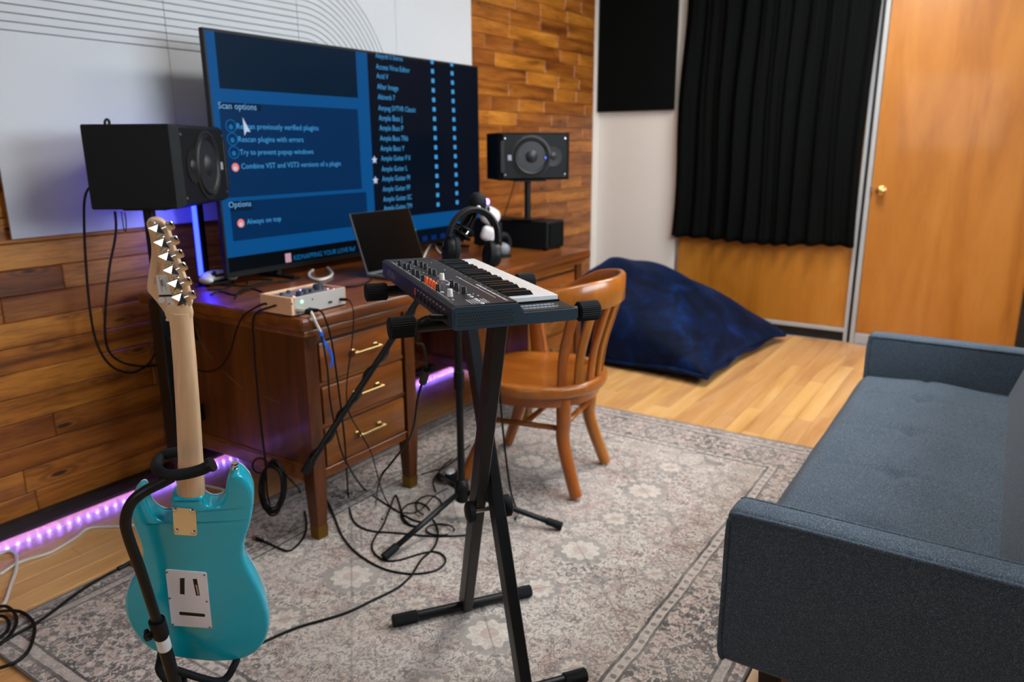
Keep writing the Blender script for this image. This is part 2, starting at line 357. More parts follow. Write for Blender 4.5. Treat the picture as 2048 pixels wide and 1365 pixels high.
class MB:
    def __init__(s): s.v = []; s.f = []
    def add(s, vs, fs):
        n = len(s.v); s.v += [Vector(p) for p in vs]; s.f += [tuple(i+n for i in f) for f in fs]; return s
    def box(s, c, size, b=0.0, R=None, seg=1):
        """box centred at c; b = edge rounding; R = rotation matrix"""
        c = Vector(c); hx, hy, hz = [x/2 for x in size]
        b = min(b, hx*0.98, hy*0.98, hz*0.98)
        if b <= 0:
            vs = [Vector((sx*hx, sy*hy, sz*hz)) for sx in (-1, 1) for sy in (-1, 1) for sz in (-1, 1)]
            fs = [(0, 1, 3, 2), (4, 6, 7, 5), (0, 4, 5, 1), (2, 3, 7, 6), (0, 2, 6, 4), (1, 5, 7, 3)]
        else:
            bm = bmesh.new(); bmesh.ops.create_cube(bm, size=1.0)
            for q in bm.verts: q.co = Vector((q.co.x*2*hx, q.co.y*2*hy, q.co.z*2*hz))
            bmesh.ops.bevel(bm, geom=list(bm.edges), offset=b, segments=seg, profile=0.5, affect='EDGES')
            bm.verts.index_update()
            vs = [q.co.copy() for q in bm.verts]; fs = [tuple(q.index for q in f.verts) for f in bm.faces]; bm.free()
        if R is not None: vs = [R @ p for p in vs]
        return s.add([p+c for p in vs], fs)
    def box2(s, lo, hi, b=0.0, seg=1):
        lo, hi = Vector(lo), Vector(hi); return s.box((lo+hi)/2, hi-lo, b, None, seg)
    def tube(s, pts, r, seg=10, closed=False, cap=True):
        pts = [Vector(p) for p in pts]; n = len(pts)
        rr = r if isinstance(r, (list, tuple)) else [r]*n
        up = None; vs = []; fs = []
        for i, p in enumerate(pts):
            if closed: t = pts[(i+1) % n]-pts[i-1]
            else: t = pts[min(i+1, n-1)]-pts[max(i-1, 0)]
            t = t.normalized() if t.length > 1e-9 else Vector((0, 0, 1))
            if up is None:
                up = t.cross(Vector((0, 0, 1)));
                if up.length < 1e-3: up = t.cross(Vector((1, 0, 0)))
                up.normalize()
            up = (up - t*up.dot(t)); up = up.normalized() if up.length > 1e-6 else t.orthogonal().normalized()
            w = t.cross(up)
            for k in range(seg):
                a = 2*math.pi*k/seg; vs.append(p + (up*math.cos(a)+w*math.sin(a))*rr[i])
        m = n if closed else n-1
        for i in range(m):
            for k in range(seg):
                a = i*seg+k; b = i*seg+(k+1) % seg; c = ((i+1) % n)*seg+(k+1) % seg; d = ((i+1) % n)*seg+k
                fs.append((a, b, c, d))
        if cap and not closed: fs.append(tuple(range(seg))[::-1]); fs.append(tuple((n-1)*seg+k for k in range(seg)))
        return s.add(vs, fs)
    def lathe(s, prof, c, axis=(0, 0, 1), seg=24):
        """prof: list of (radius, height along axis)"""
        ax = Vector(axis).normalized(); u = ax.orthogonal().normalized(); w = ax.cross(u); c = Vector(c)
        vs = []; fs = []
        for r, h in prof:
            for k in range(seg):
                a = 2*math.pi*k/seg; vs.append(c+ax*h+(u*math.cos(a)+w*math.sin(a))*max(r, 1e-5))
        for i in range(len(prof)-1):
            for k in range(seg):
                fs.append((i*seg+k, i*seg+(k+1) % seg, (i+1)*seg+(k+1) % seg, (i+1)*seg+k))
        fs.append(tuple(range(seg))[::-1]); fs.append(tuple((len(prof)-1)*seg+k for k in range(seg)))
        return s.add(vs, fs)
    def cyl(s, a, b, r, seg=16, r2=None):
        a, b = Vector(a), Vector(b); return s.lathe([(r, 0), (r if r2 is None else r2, (b-a).length)], a, b-a, seg)
    def prism(s, poly, origin, ux, uy, thick, inset=0.0):
        """polygon (list of 2-D points) in plane origin+ux,uy, extruded along ux x uy by thick"""
        o, ux, uy = Vector(origin), Vector(ux), Vector(uy); w = ux.cross(uy).normalized()
        n = len(poly)
        a = [o+ux*p[0]+uy*p[1] for p in poly]; b = [p+w*thick for p in a]
        fs = [tuple(range(n))[::-1], tuple(range(n, 2*n))] + [(i, (i+1) % n, n+(i+1) % n, n+i) for i in range(n)]
        return s.add(a+b, fs)
    def ellipsoid(s, c, rad, seg=16, rings=10, R=None):
        vs = []; fs = []; c = Vector(c)
        for i in range(rings+1):
            th = math.pi*i/rings
            for k in range(seg):
                a = 2*math.pi*k/seg
                p = Vector((rad[0]*math.sin(th)*math.cos(a), rad[1]*math.sin(th)*math.sin(a), rad[2]*math.cos(th)))
                if R is not None: p = R @ p
                vs.append(p+c)
        for i in range(rings):
            for k in range(seg): fs.append((i*seg+k, (i+1)*seg+k, (i+1)*seg+(k+1) % seg, i*seg+(k+1) % seg))
        return s.add(vs, fs)
    def build(s, name, mat, parent=None, smooth=None, world=True, center=False):
        me = bpy.data.meshes.new(name)
        vs = s.v
        off = None
        if parent is not None and world:
            Mi = rootm(parent).inverted(); vs = [Mi @ p for p in vs]
            # a part keeps its origin at its own centre
        if center or parent is None or center is None:
            lo = Vector([min(p[i] for p in vs) for i in range(3)]); hi = Vector([max(p[i] for p in vs) for i in range(3)])
            off = (lo+hi)/2
            if parent is None: off.z = lo.z
            vs = [p-off for p in vs]
        me.from_pydata([tuple(p) for p in vs], [], s.f)
        bm = bmesh.new(); bm.from_mesh(me)
        bmesh.ops.remove_doubles(bm, verts=bm.verts, dist=1e-6)
        bmesh.ops.recalc_face_normals(bm, faces=bm.faces); bm.to_mesh(me); bm.free()
        me.materials.append(MATS[mat])
        if smooth:
            for p in me.polygons: p.use_smooth = True
            if smooth is not True: me.set_sharp_from_angle(angle=math.radians(smooth))
        o = bpy.data.objects.new(name, me); C.objects.link(o)
        if parent is not None: o.parent = parent
        if off is not None: o.location = off
        return o
def smoothpath(pts, n=8, closed=False):
    pts = [Vector(p) for p in pts]; out = []; N = len(pts)
    rng = range(N if closed else N-1)
    for i in rng:
        if closed: p0, p1, p2, p3 = pts[i-1], pts[i], pts[(i+1) % N], pts[(i+2) % N]
        else: p0, p1, p2, p3 = pts[max(i-1, 0)], pts[i], pts[i+1], pts[min(i+2, N-1)]
        for k in range(n):
            t = k/n
            out.append(0.5*((2*p1)+(-p0+p2)*t+(2*p0-5*p1+4*p2-p3)*t*t+(-p0+3*p1-3*p2+p3)*t**3))
    if not closed: out.append(pts[-1])
    return out
def one(mb, name, mat, label, cat, group=None, smooth=None):
    return tag(mb.build(name, mat, None, smooth), label, cat, group)
TXT = {}
def text_geo(body, width_only=False):
    """flat 2-D outline of a word: returns verts (x,y) with left=0, baseline=0, and faces"""
    if body in TXT: return TXT[body]
    cu = bpy.data.curves.new('t', 'FONT'); cu.body = body; cu.size = 1.0; cu.resolution_u = 2
    ob = bpy.data.objects.new('t', cu); C.objects.link(ob)
    dg = bpy.context.evaluated_depsgraph_get()
    me = bpy.data.meshes.new_from_object(ob.evaluated_get(dg))
    vs = [(q.co.x, q.co.y) for q in me.vertices]; fs = [tuple(p.vertices) for p in me.polygons]
    bpy.data.objects.remove(ob); bpy.data.curves.remove(cu); bpy.data.meshes.remove(me)
    x0 = min(q[0] for q in vs); x1 = max(q[0] for q in vs)
    TXT[body] = ([(q[0]-x0, q[1]) for q in vs], fs, x1-x0)
    return TXT[body]
def put_text(mb, body, origin, ux, uy, length, hscale=1.0):
    """write body starting at origin along ux, fitted to length"""
    vs, fs, w = text_geo(body); k = length/w; ux = Vector(ux).normalized(); uy = Vector(uy).normalized(); o = Vector(origin)
    mb.add([o+ux*(p[0]*k)+uy*(p[1]*k*hscale) for p in vs], fs)

# ================================================================== THE ROOM
WY = 2.72; WX = 5.34; NX = -2.0; SY = -1.25
def struct(name, mb, mat, smooth=None): return tag(mb.build(name, mat, None, smooth), kind='structure')
def sroot(name, loc): return thing(name, None, None, loc, kind='structure')
# floor: slab plus boards laid singly where they show
floor = sroot('floor', (0, 0, 0))
m = principled('floor_far', lin((206, 152, 92)), 0.35, coat=0.15); nt = NT(m)
tc = nt.n('ShaderNodeTexCoord'); br = nt.n('ShaderNodeTexBrick'); nt.l(tc.outputs['Object'], br.inputs['Vector'])
br.inputs['Scale'].default_value = 1.0; br.inputs['Brick Width'].default_value = 0.8; br.inputs['Row Height'].default_value = 0.083
br.inputs['Mortar Size'].default_value = 0.001; br.inputs['Color1'].default_value = (*lin((202, 146, 86)), 1); br.inputs['Color2'].default_value = (*lin((220, 168, 106)), 1)
br.inputs['Mortar'].default_value = (*lin((110, 70, 36)), 1); nt.l(br.outputs[0], nt.b.inputs['Base Color'])
MB().box2((NX, SY, -0.06), (WX, WY, -0.010)).build('subfloor', 'floor_far', floor)
PW = 0.083
def chamfer_board(L, w, t, b=0.0005):
    mb = MB(); mb.box((0, 0, 0), (L, w-0.0012, t), b); return mb
nboard = 0
row = 0; y = SY
while y < WY-0.001:
    y1 = min(y+PW, WY); x = NX + rnd.uniform(-0.8, 0)
    while x < WX:
        L = rnd.uniform(0.45, 1.25); x0 = max(x, NX); x1 = min(x+L, WX); x += L
        if x1-x0 < 0.05: continue
        hidden = x1 < 0.1 or (x0 > RX0+0.05 and x1 < RX1-0.05 and y > RY0+0.05 and y1 < RY1-0.05) or (y1 < -0.15 and x1 < 3.3) or y1 < -0.35
        if hidden: continue
        mb = chamfer_board(x1-x0-0.001, y1-y, 0.010)
        o = mb.build('board', 'floor_maple', floor, world=False); o.location = ((x0+x1)/2, (y+y1)/2, -0.005); nboard += 1
    y = y1
MB().box2((NX, SY, -0.010), (0.1, WY, -0.0005)).build('floor_far_boards', 'floor_far', floor)
MB().box2((RX0+0.06, RY0+0.06, -0.0101), (RX1-0.06, RY1-0.06, -0.001)).build('floor_under_rug', 'floor_far', floor)
MB().box2((0.1, SY, -0.010), (WX, -0.36, -0.0005)).build('floor_behind_sofa', 'floor_far', floor)

# pine clad wall
wl = sroot('wall_left', (0, WY, 0))
MB().box2((NX, WY+0.012, 0), (WX, WY+0.12, CEIL)).build('wall_core', 'kick_black', wl)
RH = 0.0857; z = 0.049; nplank = 0
krow = 0
while z < CEIL-0.01:
    z1 = min(z+RH, CEIL); x = 0.35 - rnd.uniform(0, 0.6)
    far = z > 1.0
    while x < WX-0.085:
        L = rnd.uniform(0.42, 1.15) if x < 3.4 else rnd.uniform(0.22, 0.6)
        x0, x1 = x, min(x+L, WX-0.085)
        if WX-0.085-x1 < 0.12: x1 = WX-0.085
        x = x1
        cover = (x0 > 1.2 and x1 < 3.62 and z > 1.04)
        if cover or z1 > 2.45: continue
        mb = MB().box((0, 0, 0), (x1-x0-0.0015, 0.014, z1-z-0.0015), 0.003)
        o = mb.build('plank', 'wall_pine', wl, world=False); o.location = ((x0+x1)/2, 0.007, (z+z1)/2); nplank += 1
    z = z1; krow += 1
mb = MB(); mb.box2((NX, WY+0.002, 2.36), (WX-0.085, WY+0.014, CEIL)); mb.box2((1.15, WY+0.003, 1.03), (3.66, WY+0.012, 2.4)); mb.box2((NX, WY+0.002, 0.0), (0.36, WY+0.014, CEIL))
mb.build('plank_backing', 'wall_pine', wl)

# back wall: white plaster part, then wood infill panel and door in aluminium frames
wb = sroot('wall_back', (WX, 0, 0))
MB().box2((WX, 2.05, 0), (WX+0.12, WY+0.12, CEIL)).build('plaster', 'white_wall', wb)
MB().box2((WX-0.085, WY-0.006, 0), (WX, WY+0.02, CEIL), 0.003).build('corner_strip', 'white_wall', wb)
MB().box2((WX+0.05, SY, 0), (WX+0.12, 2.05, CEIL)).build('backing', 'kick_black', wb)
d1 = sroot('door_1', (WX, 1.44, 0))
MB().box2((WX, 0.835, 0.095), (WX+0.04, 2.035, 2.6), 0.002).build('wood_panel', 'door_veneer', d1, center=True)
MB().box2((WX-0.012, 0.83, 0.068), (WX+0.04, 2.04, 0.095), 0.003).build('bottom_rail', 'grey_rail', d1)
MB().box2((WX+0.01, 0.83, 0.0), (WX+0.04, 2.05, 0.068)).build('kick_plate', 'kick_black', d1)
MB().box2((WX-0.01, 2.035, 0.0), (WX+0.04, 2.050, 2.7), 0.002).build('edge_trim', 'aluminium', d1)
w2 = sroot('added_window_2', (NX, 0.9, 1.2))  # invented window behind the camera, built around the added fill
for a, b in (((0.20, 1.20), (1.60, 1.24)), ((0.20, 2.26), (1.60, 2.30)), ((0.20, 1.24), (0.24, 2.26)), ((1.56, 1.24), (1.60, 2.26))):
    MB().box2((NX, a[0], a[1]), (NX+0.02, b[0], b[1]), 0.003).build('added_window_frame', 'white_wall', w2)
MB().box2((NX, 0.24, 1.24), (NX+0.008, 1.56, 2.26)).build('pane', 'added_window_glow', w2)
t1 = sroot('trim_1', (WX, 0.80, 0))
MB().box2((WX-0.018, 0.812, 0), (WX+0.04, 0.834, 2.7), 0.002).build('frame_post', 'grey_rail', t1)
MB().box2((WX-0.022, 0.766, 0), (WX+0.04, 0.792, 2.7), 0.002).build('frame_post', 'grey_rail', t1)
MB().box2((WX+0.0, 0.792, 0), (WX+0.04, 0.812, 2.7)).build('gasket', 'kick_black', t1)
for zz in (0.70, 0.98):
    MB().box2((WX-0.022, 0.834, zz), (WX-0.002, 0.842, zz+0.03), 0.002).build('hinge', 'steel', t1)
d2 = sroot('door_2', (WX, 0.3, 0))
MB().box2((WX-0.004, -0.128, 0.075), (WX+0.04, 0.764, 2.6), 0.002).build('door_leaf', 'door_veneer', d2, center=True)
MB().box2((WX-0.016, -0.128, 0.006), (WX+0.04, 0.764, 0.073), 0.003).build('bottom_rail', 'grey_rail', d2)
MB().lathe([(0.030, 0), (0.030, 0.006), (0.012, 0.012), (0.012, 0.028), (0.022, 0.034), (0.028, 0.048), (0.026, 0.060), (0.012, 0.067)], (WX-0.003, 0.705, 1.010), (-1, 0, 0), 24).build('door_knob', 'brass_knob', d2, smooth=40)
MB().box2((WX-0.026, 0.758, 1.0), (WX-0.004, 0.768, 1.035), 0.002).build('strike_plate', 'steel', d2)
MB().box2((WX-0.03, -0.22, 0), (WX+0.05, -0.128, 2.7), 0.002).build('dark_jamb', 'kick_black', d2)
MB().box2((WX, SY, 0), (WX+0.06, -0.22, 2.75)).build('dark_infill', 'dark_wall', wb)
MB().box2((WX-0.01, -0.22, 2.6), (WX+0.05, 2.05, CEIL)).build('lintel', 'white_wall', wb)
struct('wall_right', MB().box2((NX, SY-0.1, 0), (WX+0.12, SY, CEIL)), 'dark_wall')
w1 = sroot('added_window_1', (2.65, SY, 1.4))  # unseen window, added to carry the side light
for a, b in (((1.39, 1.36), (3.91, 1.40)), ((1.39, 2.30), (3.91, 2.34)), ((1.39, 1.40), (1.45, 2.30)), ((3.85, 1.40), (3.91, 2.30)), ((2.62, 1.40), (2.68, 2.30))):
    MB().box2((a[0], SY, a[1]), (b[0], SY+0.03, b[1]), 0.004).build('added_window_frame', 'white_wall', w1)
for a, b in ((1.45, 2.62), (2.68, 3.85)): MB().box2((a, SY, 1.40), (b, SY+0.008, 2.30)).build('pane', 'added_window_glow', w1)
principled('near_wall_paint', lin((176, 188, 200)), 0.9)
struct('wall_near', MB().box2((NX-0.1, SY-0.1, 0), (NX, WY+0.12, CEIL)), 'near_wall_paint')
struct('ceiling', MB().box2((NX-0.1, SY-0.1, CEIL), (WX+0.12, WY+0.12, CEIL+0.1)), 'ceiling_white')
for i, (lx, ly) in enumerate(LAMPS):  # panels out of view, added to supply overhead light
    lp = thing('added_ceiling_light', ['added ceiling light panel nearest the curtain and door', 'added ceiling light panel above the rug, nearest the camera'][i], 'ceiling light', (lx, ly, CEIL-0.03), group='added ceiling light panels')
    mb = MB()
    for a, b in (((-0.60, -0.30), (0.60, -0.27)), ((-0.60, 0.27), (0.60, 0.30)), ((-0.60, -0.27), (-0.57, 0.27)), ((0.57, -0.27), (0.60, 0.27))):
        mb.box2((lx+a[0], ly+a[1], CEIL-0.04), (lx+b[0], ly+b[1], CEIL))
    mb.build('housing', 'lamp_housing', lp)
    MB().box2((lx-0.57, ly-0.27, CEIL-0.03), (lx+0.57, ly+0.27, CEIL-0.02)).build('diffuser', 'lamp_diffuser', lp)

# dark baseboard with the coloured light strip under its lip
bb = sroot('baseboard_left', (3, WY, 0))
MB().box2((0.2, WY-0.035, 0.025), (5.25, WY-0.029, 0.063), 0.001).build('front_lip', 'baseboard_dark', bb)
MB().box2((0.2, WY-0.029, 0.052), (5.25, WY, 0.063)).build('top_board', 'baseboard_dark', bb)
MB().box2((0.2, WY-0.001, 0.0), (5.25, WY+0.012, 0.052)).build('back_board', 'baseboard_dark', bb)
ls = thing('light_strip', 'blue violet led strip glowing along the foot of the pine wall', 'light strip', (3, WY-0.003, 0.03))
MB().box2((0.3, WY-0.003, 0.026), (5.2, WY-0.001, 0.034)).build('tape', 'led_strip', ls)
mb = MB()
x = 0.32
while x < 5.2:
    mb.box((x, WY-0.004, 0.030), (0.007, 0.002, 0.006)); x += 0.0345
tag(mb.build('diodes', 'led_dots', ls), kind='stuff')

# white felt panels on the pine wall, with routed grooves
PX = [1.145, 1.778, 2.411, 3.044, 3.684]; PZ0, PZ1, PT = 1.010, 2.60, 0.030
plabels = ['leftmost white felt wall panel behind the left loudspeaker', 'white felt wall panel with straight grooves behind the television corner', 'white felt wall panel whose grooves bend into arcs', 'rightmost white felt wall panel, plain, beside bare pine planks']
for i in range(4):
    x0, x1 = PX[i]+0.001, PX[i+1]-0.001
    pr = thing('acoustic_panel', plabels[i], 'wall panel', ((x0+x1)/2, WY-0.015, PZ0), group='white felt wall panels')
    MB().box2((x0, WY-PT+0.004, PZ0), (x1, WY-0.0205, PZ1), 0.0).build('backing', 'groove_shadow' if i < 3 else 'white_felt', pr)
    if i < 2:
        MB().box2((x0, WY-PT, PZ0), (x1, WY-PT+0.004, 1.650), 0.0005).build('lower_face', 'white_felt', pr)
        zz = 1.6545
        while zz < PZ1-0.03:
            MB().box2((x0, WY-PT, zz), (x1, WY-PT+0.004, zz+0.0215), 0.0008).build('slat', 'white_felt', pr); zz += 0.0262
    elif i == 2:
        # concentric ribs: centre below the groove field's foot, quarter arcs from horizontal to vertical
        cz = 1.44; cx = x0+0.02; r0 = 0.2105
        def arc_pts(r):
            pts = [(x0, cz+r), (cx, cz+r)]
            for k in range(1, 19):
                a = math.pi/2*(1-k/18); pts.append((cx+r*math.cos(a)*0.92, cz+r*math.sin(a)))
            pts.append((cx+r*0.92, PZ0)); return pts
        def clip(pts): return [(min(a, x1), min(b, PZ1)) for a, b in pts]
        inner = clip(arc_pts(r0)); poly = inner + [(x0, PZ0)]
        O = (0, WY-PT+0.004, 0)
        MB().prism(poly, O, (1, 0, 0), (0, 0, 1), 0.004).build('lower_face', 'white_felt', pr)
        r = r0+0.0045
        while r < 0.62:
            A = clip(arc_pts(r)); B = clip(arc_pts(r+0.0215)); mb = MB()
            for k in range(len(A)-1):
                q = [A[k], A[k+1], B[k+1], B[k]]
                w0 = WY-PT; mb.add([(p[0], w0, p[1]) for p in q]+[(p[0], w0+0.004, p[1]) for p in q], [(0, 1, 2, 3), (7, 6, 5, 4), (0, 4, 5, 1), (1, 5, 6, 2), (2, 6, 7, 3), (3, 7, 4, 0)])
            mb.build('slat', 'white_felt', pr); r += 0.0262
        A = clip(arc_pts(r)); poly = A + [(x1, PZ0), (x1, PZ1), (x0, PZ1)]
        MB().prism(poly, O, (1, 0, 0), (0, 0, 1), 0.004).build('outer_face', 'white_felt', pr)
    else:
        MB().box2((x0, WY-PT, PZ0), (x1, WY-PT+0.004, PZ1), 0.0008).build('face', 'white_felt', pr)

# black acoustic panel on the white wall
ap = thing('black_acoustic_panel', 'black fabric acoustic panel hung on the white wall beside the curtain', 'wall panel', (WX-0.025, 2.41, 1.54))
MB().box2((WX-0.048, 2.107, 1.542), (WX-0.008, 2.708, 2.60), 0.004).build('fabric_face', 'black_felt', ap)
MB().box2((WX-0.010, 2.15, 1.60), (WX, 2.66, 2.55)).build('mounting_frame', 'kick_black', ap)

# pleated black curtain
cu = thing('curtain', 'black pleated curtain hanging over the wood panel beside the door', 'curtain', (WX-0.09, 1.44, 0.64))
def curtain():
    mb = MB(); NU, NV = 260, 40; vs = []; fs = []
    for j in range(NV+1):
        t = j/NV; z = 0.640 + t*(2.45-0.64)
        yl = 2.075 - 0.040*t - 0.01*math.sin(t*9); yr = 0.818+0.012*math.sin(t*5)
        for i in range(NU+1):
            s = i/NU
            ph = s*2*math.pi*11 + 0.9*math.sin(s*9+1.3) + 0.5*math.sin(t*3+s*21)
            amp = (0.022+0.010*math.sin(s*17+2))*(1.05-0.25*t)
            dx = amp*math.sin(ph)+0.006*math.sin(2.3*ph+t*4)
            zz = z + (1-t)**6*(0.010*math.sin(s*8.0+0.5)+0.004*math.sin(ph))
            vs.append((WX-0.075+dx, yl+(yr-yl)*s, zz))
    n = len(vs)
    vs += [(p[0]+0.003, p[1], p[2]) for p in vs]
    W = NU+1
    for j in range(NV):
        for i in range(NU):
            a = j*W+i; fs.append((a, a+1, a+W+1, a+W)); fs.append((n+a, n+a+W, n+a+W+1, n+a+1))
    for i in range(NU): fs.append((i, n+i, n+i+1, i+1))
    for j in range(NV):
        a = j*W; fs.append((a, a+W, n+a+W, n+a)); a = j*W+NU; fs.append((a, n+a, n+a+W, a+W))
    mb.v = [Vector(p) for p in vs]; mb.f = fs; return mb
curtain().build('cloth', 'curtain_black', cu, smooth=True)
mb = MB().cyl((WX-0.075, 0.80, 2.47), (WX-0.075, 2.10, 2.47), 0.012)
for yy in (0.81, 2.09): mb.box2((WX-0.09, yy-0.01, 2.455), (WX, yy+0.01, 2.485))
mb.build('curtain_rod', 'black_metal', cu, smooth=40)

# rug
rg = thing('rug', 'faded grey and pink oriental rug under the keyboard stand', 'rug', ((RX0+RX1)/2, (RY0+RY1)/2, 0))
MB().box2((RX0, RY0, 0.0), (RX1, RY1, 0.008), 0.003).build('pile', 'distressed_rug', rg)
RZ = 0.008
# serged edge
mb = MB(); mb.tube([(RX0, RY0, 0.006), (RX1, RY0, 0.006), (RX1, RY1, 0.006), (RX0, RY1, 0.006)], 0.0055, 6, closed=True)
principled('rug_edge', lin((112, 110, 108)), 0.95)
mb.build('serged_edge', 'rug_edge', rg)

# ================================================================== DESK
DT = 0.785; DX0, DX1, DY0, DY1 = 1.506, 3.41, 1.76, 2.64
dk = thing('writing_desk', 'long brown wooden pedestal desk with brass handles against the pine wall', 'desk', ((DX0+DX1)/2, (DY0+DY1)/2, 0))
MB().box2((DX0, DY0, DT-0.045), (DX1, DY1, DT), 0.012, 3).build('desk_top', 'desk_wood', dk, smooth=35, center=True)
MB().box2((DX0+0.025, DY0+0.02, DT-0.068), (DX1-0.025, DY1-0.02, DT-0.045), 0.006, 2).build('top_moulding', 'desk_wood', dk, smooth=35)
def pedestal(x0, x1):
    yF, yB = DY0+0.035, DY1-0.03; zb, zt = 0.215, DT-0.068
    # side panels between corner posts
    for xs, sgn in ((x0+0.012, -1), (x1-0.012, 1)):
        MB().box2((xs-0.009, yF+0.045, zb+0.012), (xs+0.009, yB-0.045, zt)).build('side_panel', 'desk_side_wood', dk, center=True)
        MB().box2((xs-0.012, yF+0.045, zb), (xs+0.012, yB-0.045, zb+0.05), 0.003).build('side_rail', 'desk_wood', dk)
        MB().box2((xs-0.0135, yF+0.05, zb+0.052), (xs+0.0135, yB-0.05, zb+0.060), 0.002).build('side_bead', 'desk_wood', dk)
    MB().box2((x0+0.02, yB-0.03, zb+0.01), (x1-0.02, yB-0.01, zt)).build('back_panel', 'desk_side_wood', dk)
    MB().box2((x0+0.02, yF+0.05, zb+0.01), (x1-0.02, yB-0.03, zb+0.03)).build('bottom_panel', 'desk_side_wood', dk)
    # corner posts that run down into tapered feet
    for px in (x0, x1-0.052):
        for py in (yF, yB-0.052):
            w = 0.052; mb = MB(); t = 0.008
            lo = [(px+t, py+t), (px+w-t, py+t), (px+w-t, py+w-t), (px+t, py+w-t)]; hi = [(px, py), (px+w, py), (px+w, py+w), (px, py+w)]
            z0 = RZ+0.001 if py < RY1-0.03 else 0.0
            zf = z0+0.045
            k = (zf-z0)/(zb-z0)
            midp = [(l[0]+(h[0]-l[0])*k, l[1]+(h[1]-l[1])*k) for l, h in zip(lo, hi)]
            mb.v = [Vector((*p, zf)) for p in midp]+[Vector((*p, zb)) for p in hi]+[Vector((*p, zt)) for p in hi]
            mb.f = [(3, 2, 1, 0), (8, 9, 10, 11)]+[(i, (i+1) % 4, 4+(i+1) % 4, 4+i) for i in range(4)]+[(4+i, 4+(i+1) % 4, 8+(i+1) % 4, 8+i) for i in range(4)]
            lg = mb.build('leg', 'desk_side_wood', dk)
            mb = MB(); e = 0.002
            def grow(ps): 
                cx = sum(p[0] for p in ps)/4; cy = sum(p[1] for p in ps)/4
                return [(p[0]+math.copysign(e, p[0]-cx), p[1]+math.copysign(e, p[1]-cy)) for p in ps]
            a, b = grow(lo), grow(midp)
            mb.v = [Vector((*p, z0)) for p in a]+[Vector((*p, zf)) for p in b]; mb.f = [(3, 2, 1, 0), (4, 5, 6, 7)]+[(i, (i+1) % 4, 4+(i+1) % 4, 4+i) for i in range(4)]
            mb.build('ferrule', 'old_brass', lg)
    # rails and three drawers
    for za, zc in ((zt-0.028, zt), (0.536, 0.548), (0.392, 0.404), (zb, zb+0.028)):
        MB().box2((x0+0.05, yF+0.012, za), (x1-0.05, yF+0.06, zc), 0.002).build('rail', 'desk_wood', dk)
    MB().box2((x0+0.05, yF+0.004, zb+0.028), (x1-0.05, yF+0.05, zb+0.036), 0.002).build('bead', 'desk_wood', dk)
    for za, zc in ((0.550, zt-0.034), (0.406, 0.532), (zb+0.040, 0.388)):
        dr = MB().box2((x0+0.064, yF+0.004, za), (x1-0.064, yF+0.03, zc), 0.005, 2).build('drawer', 'desk_wood', dk, smooth=35, center=True)
        # (child of a centred part: build in the part's own space)
        L = dr.location
        def sub(mb, nm, mt, sm=None):
            Mi = rootm(dk).inverted(); mb.v = [Mi @ p - L for p in mb.v]; return mb.build(nm, mt, dr, sm, world=False)
        cx = (x0+x1)/2; hz = (za+zc)/2+0.005; yh = yF+0.004
        mb = MB()
        mb.box2((cx-0.068, yh-0.030, hz-0.005), (cx+0.068, yh-0.022, hz+0.005), 0.002)
        for hx in (cx-0.055, cx+0.055):
            mb.box2((hx-0.007, yh-0.028, hz-0.008), (hx+0.007, yh, hz+0.008), 0.002)
            mb.box2((hx-0.011, yh-0.006, hz-0.011), (hx+0.011, yh, hz+0.011), 0.003)
        sub(mb, 'handle', 'brass')
        mb = MB(); mb.box2((x0+0.056, yF+0.014, za-0.008), (x1-0.056, yF+0.028, zc+0.008)); sub(mb, 'drawer_gap', 'kick_black')
pedestal(1.54, 2.06); pedestal(2.86, 3.375)
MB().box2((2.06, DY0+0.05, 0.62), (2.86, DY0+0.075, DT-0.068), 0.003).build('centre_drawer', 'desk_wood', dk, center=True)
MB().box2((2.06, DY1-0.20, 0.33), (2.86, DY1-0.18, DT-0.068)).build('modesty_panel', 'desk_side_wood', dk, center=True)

principled('scratch', lin((150, 122, 96)), 0.6)
for pts in (((392, 655), (405, 690), (425, 720)), ((443, 740), (465, 760), (487, 779)), ((530, 794), (545, 801), (560, 806))):
    P = [onx(u, v, 1.5425) for u, v in pts]
    MB().tube(smoothpath(P, 4), 0.0006, 5).build('scratch', 'scratch', dk)

# ================================================================== TELEVISION
TVY = 2.44; TX0, TX1, TZ0, TZ1 = 1.751, 3.394, 0.814, 1.702
tv = thing('television', 'large flat television showing a blue plug-in settings menu on the desk', 'television', ((TX0+TX1)/2, TVY+0.03, DT))
MB().box2((TX0, TVY, TZ0), (TX1, TVY+0.022, TZ1), 0.002).build('bezel', 'black_plastic', tv)
MB().box2((TX0+0.12, TVY+0.022, TZ0+0.02), (TX1-0.12, TVY+0.06, TZ0+0.52), 0.01).build('rear_housing', 'black_plastic', tv)
for fx in (TX0+0.25, TX1-0.25):
    mb = MB(); mb.box2((fx-0.015, TVY-0.10, DT), (fx+0.015, TVY+0.13, DT+0.012), 0.004); mb.box2((fx-0.012, TVY+0.004, DT+0.008), (fx+0.012, TVY+0.03, TZ0+0.03), 0.003)
    mb.build('foot', 'black_plastic', tv)
SX0, SX1, SZ0, SZ1 = TX0+0.010, TX1-0.010, TZ0+0.022, TZ1-0.010
ys = TVY-0.0008
scr = MB().box2((SX0, ys, SZ0), (SX1, TVY+0.001, SZ1)).build('screen', 'scr_frame', tv)
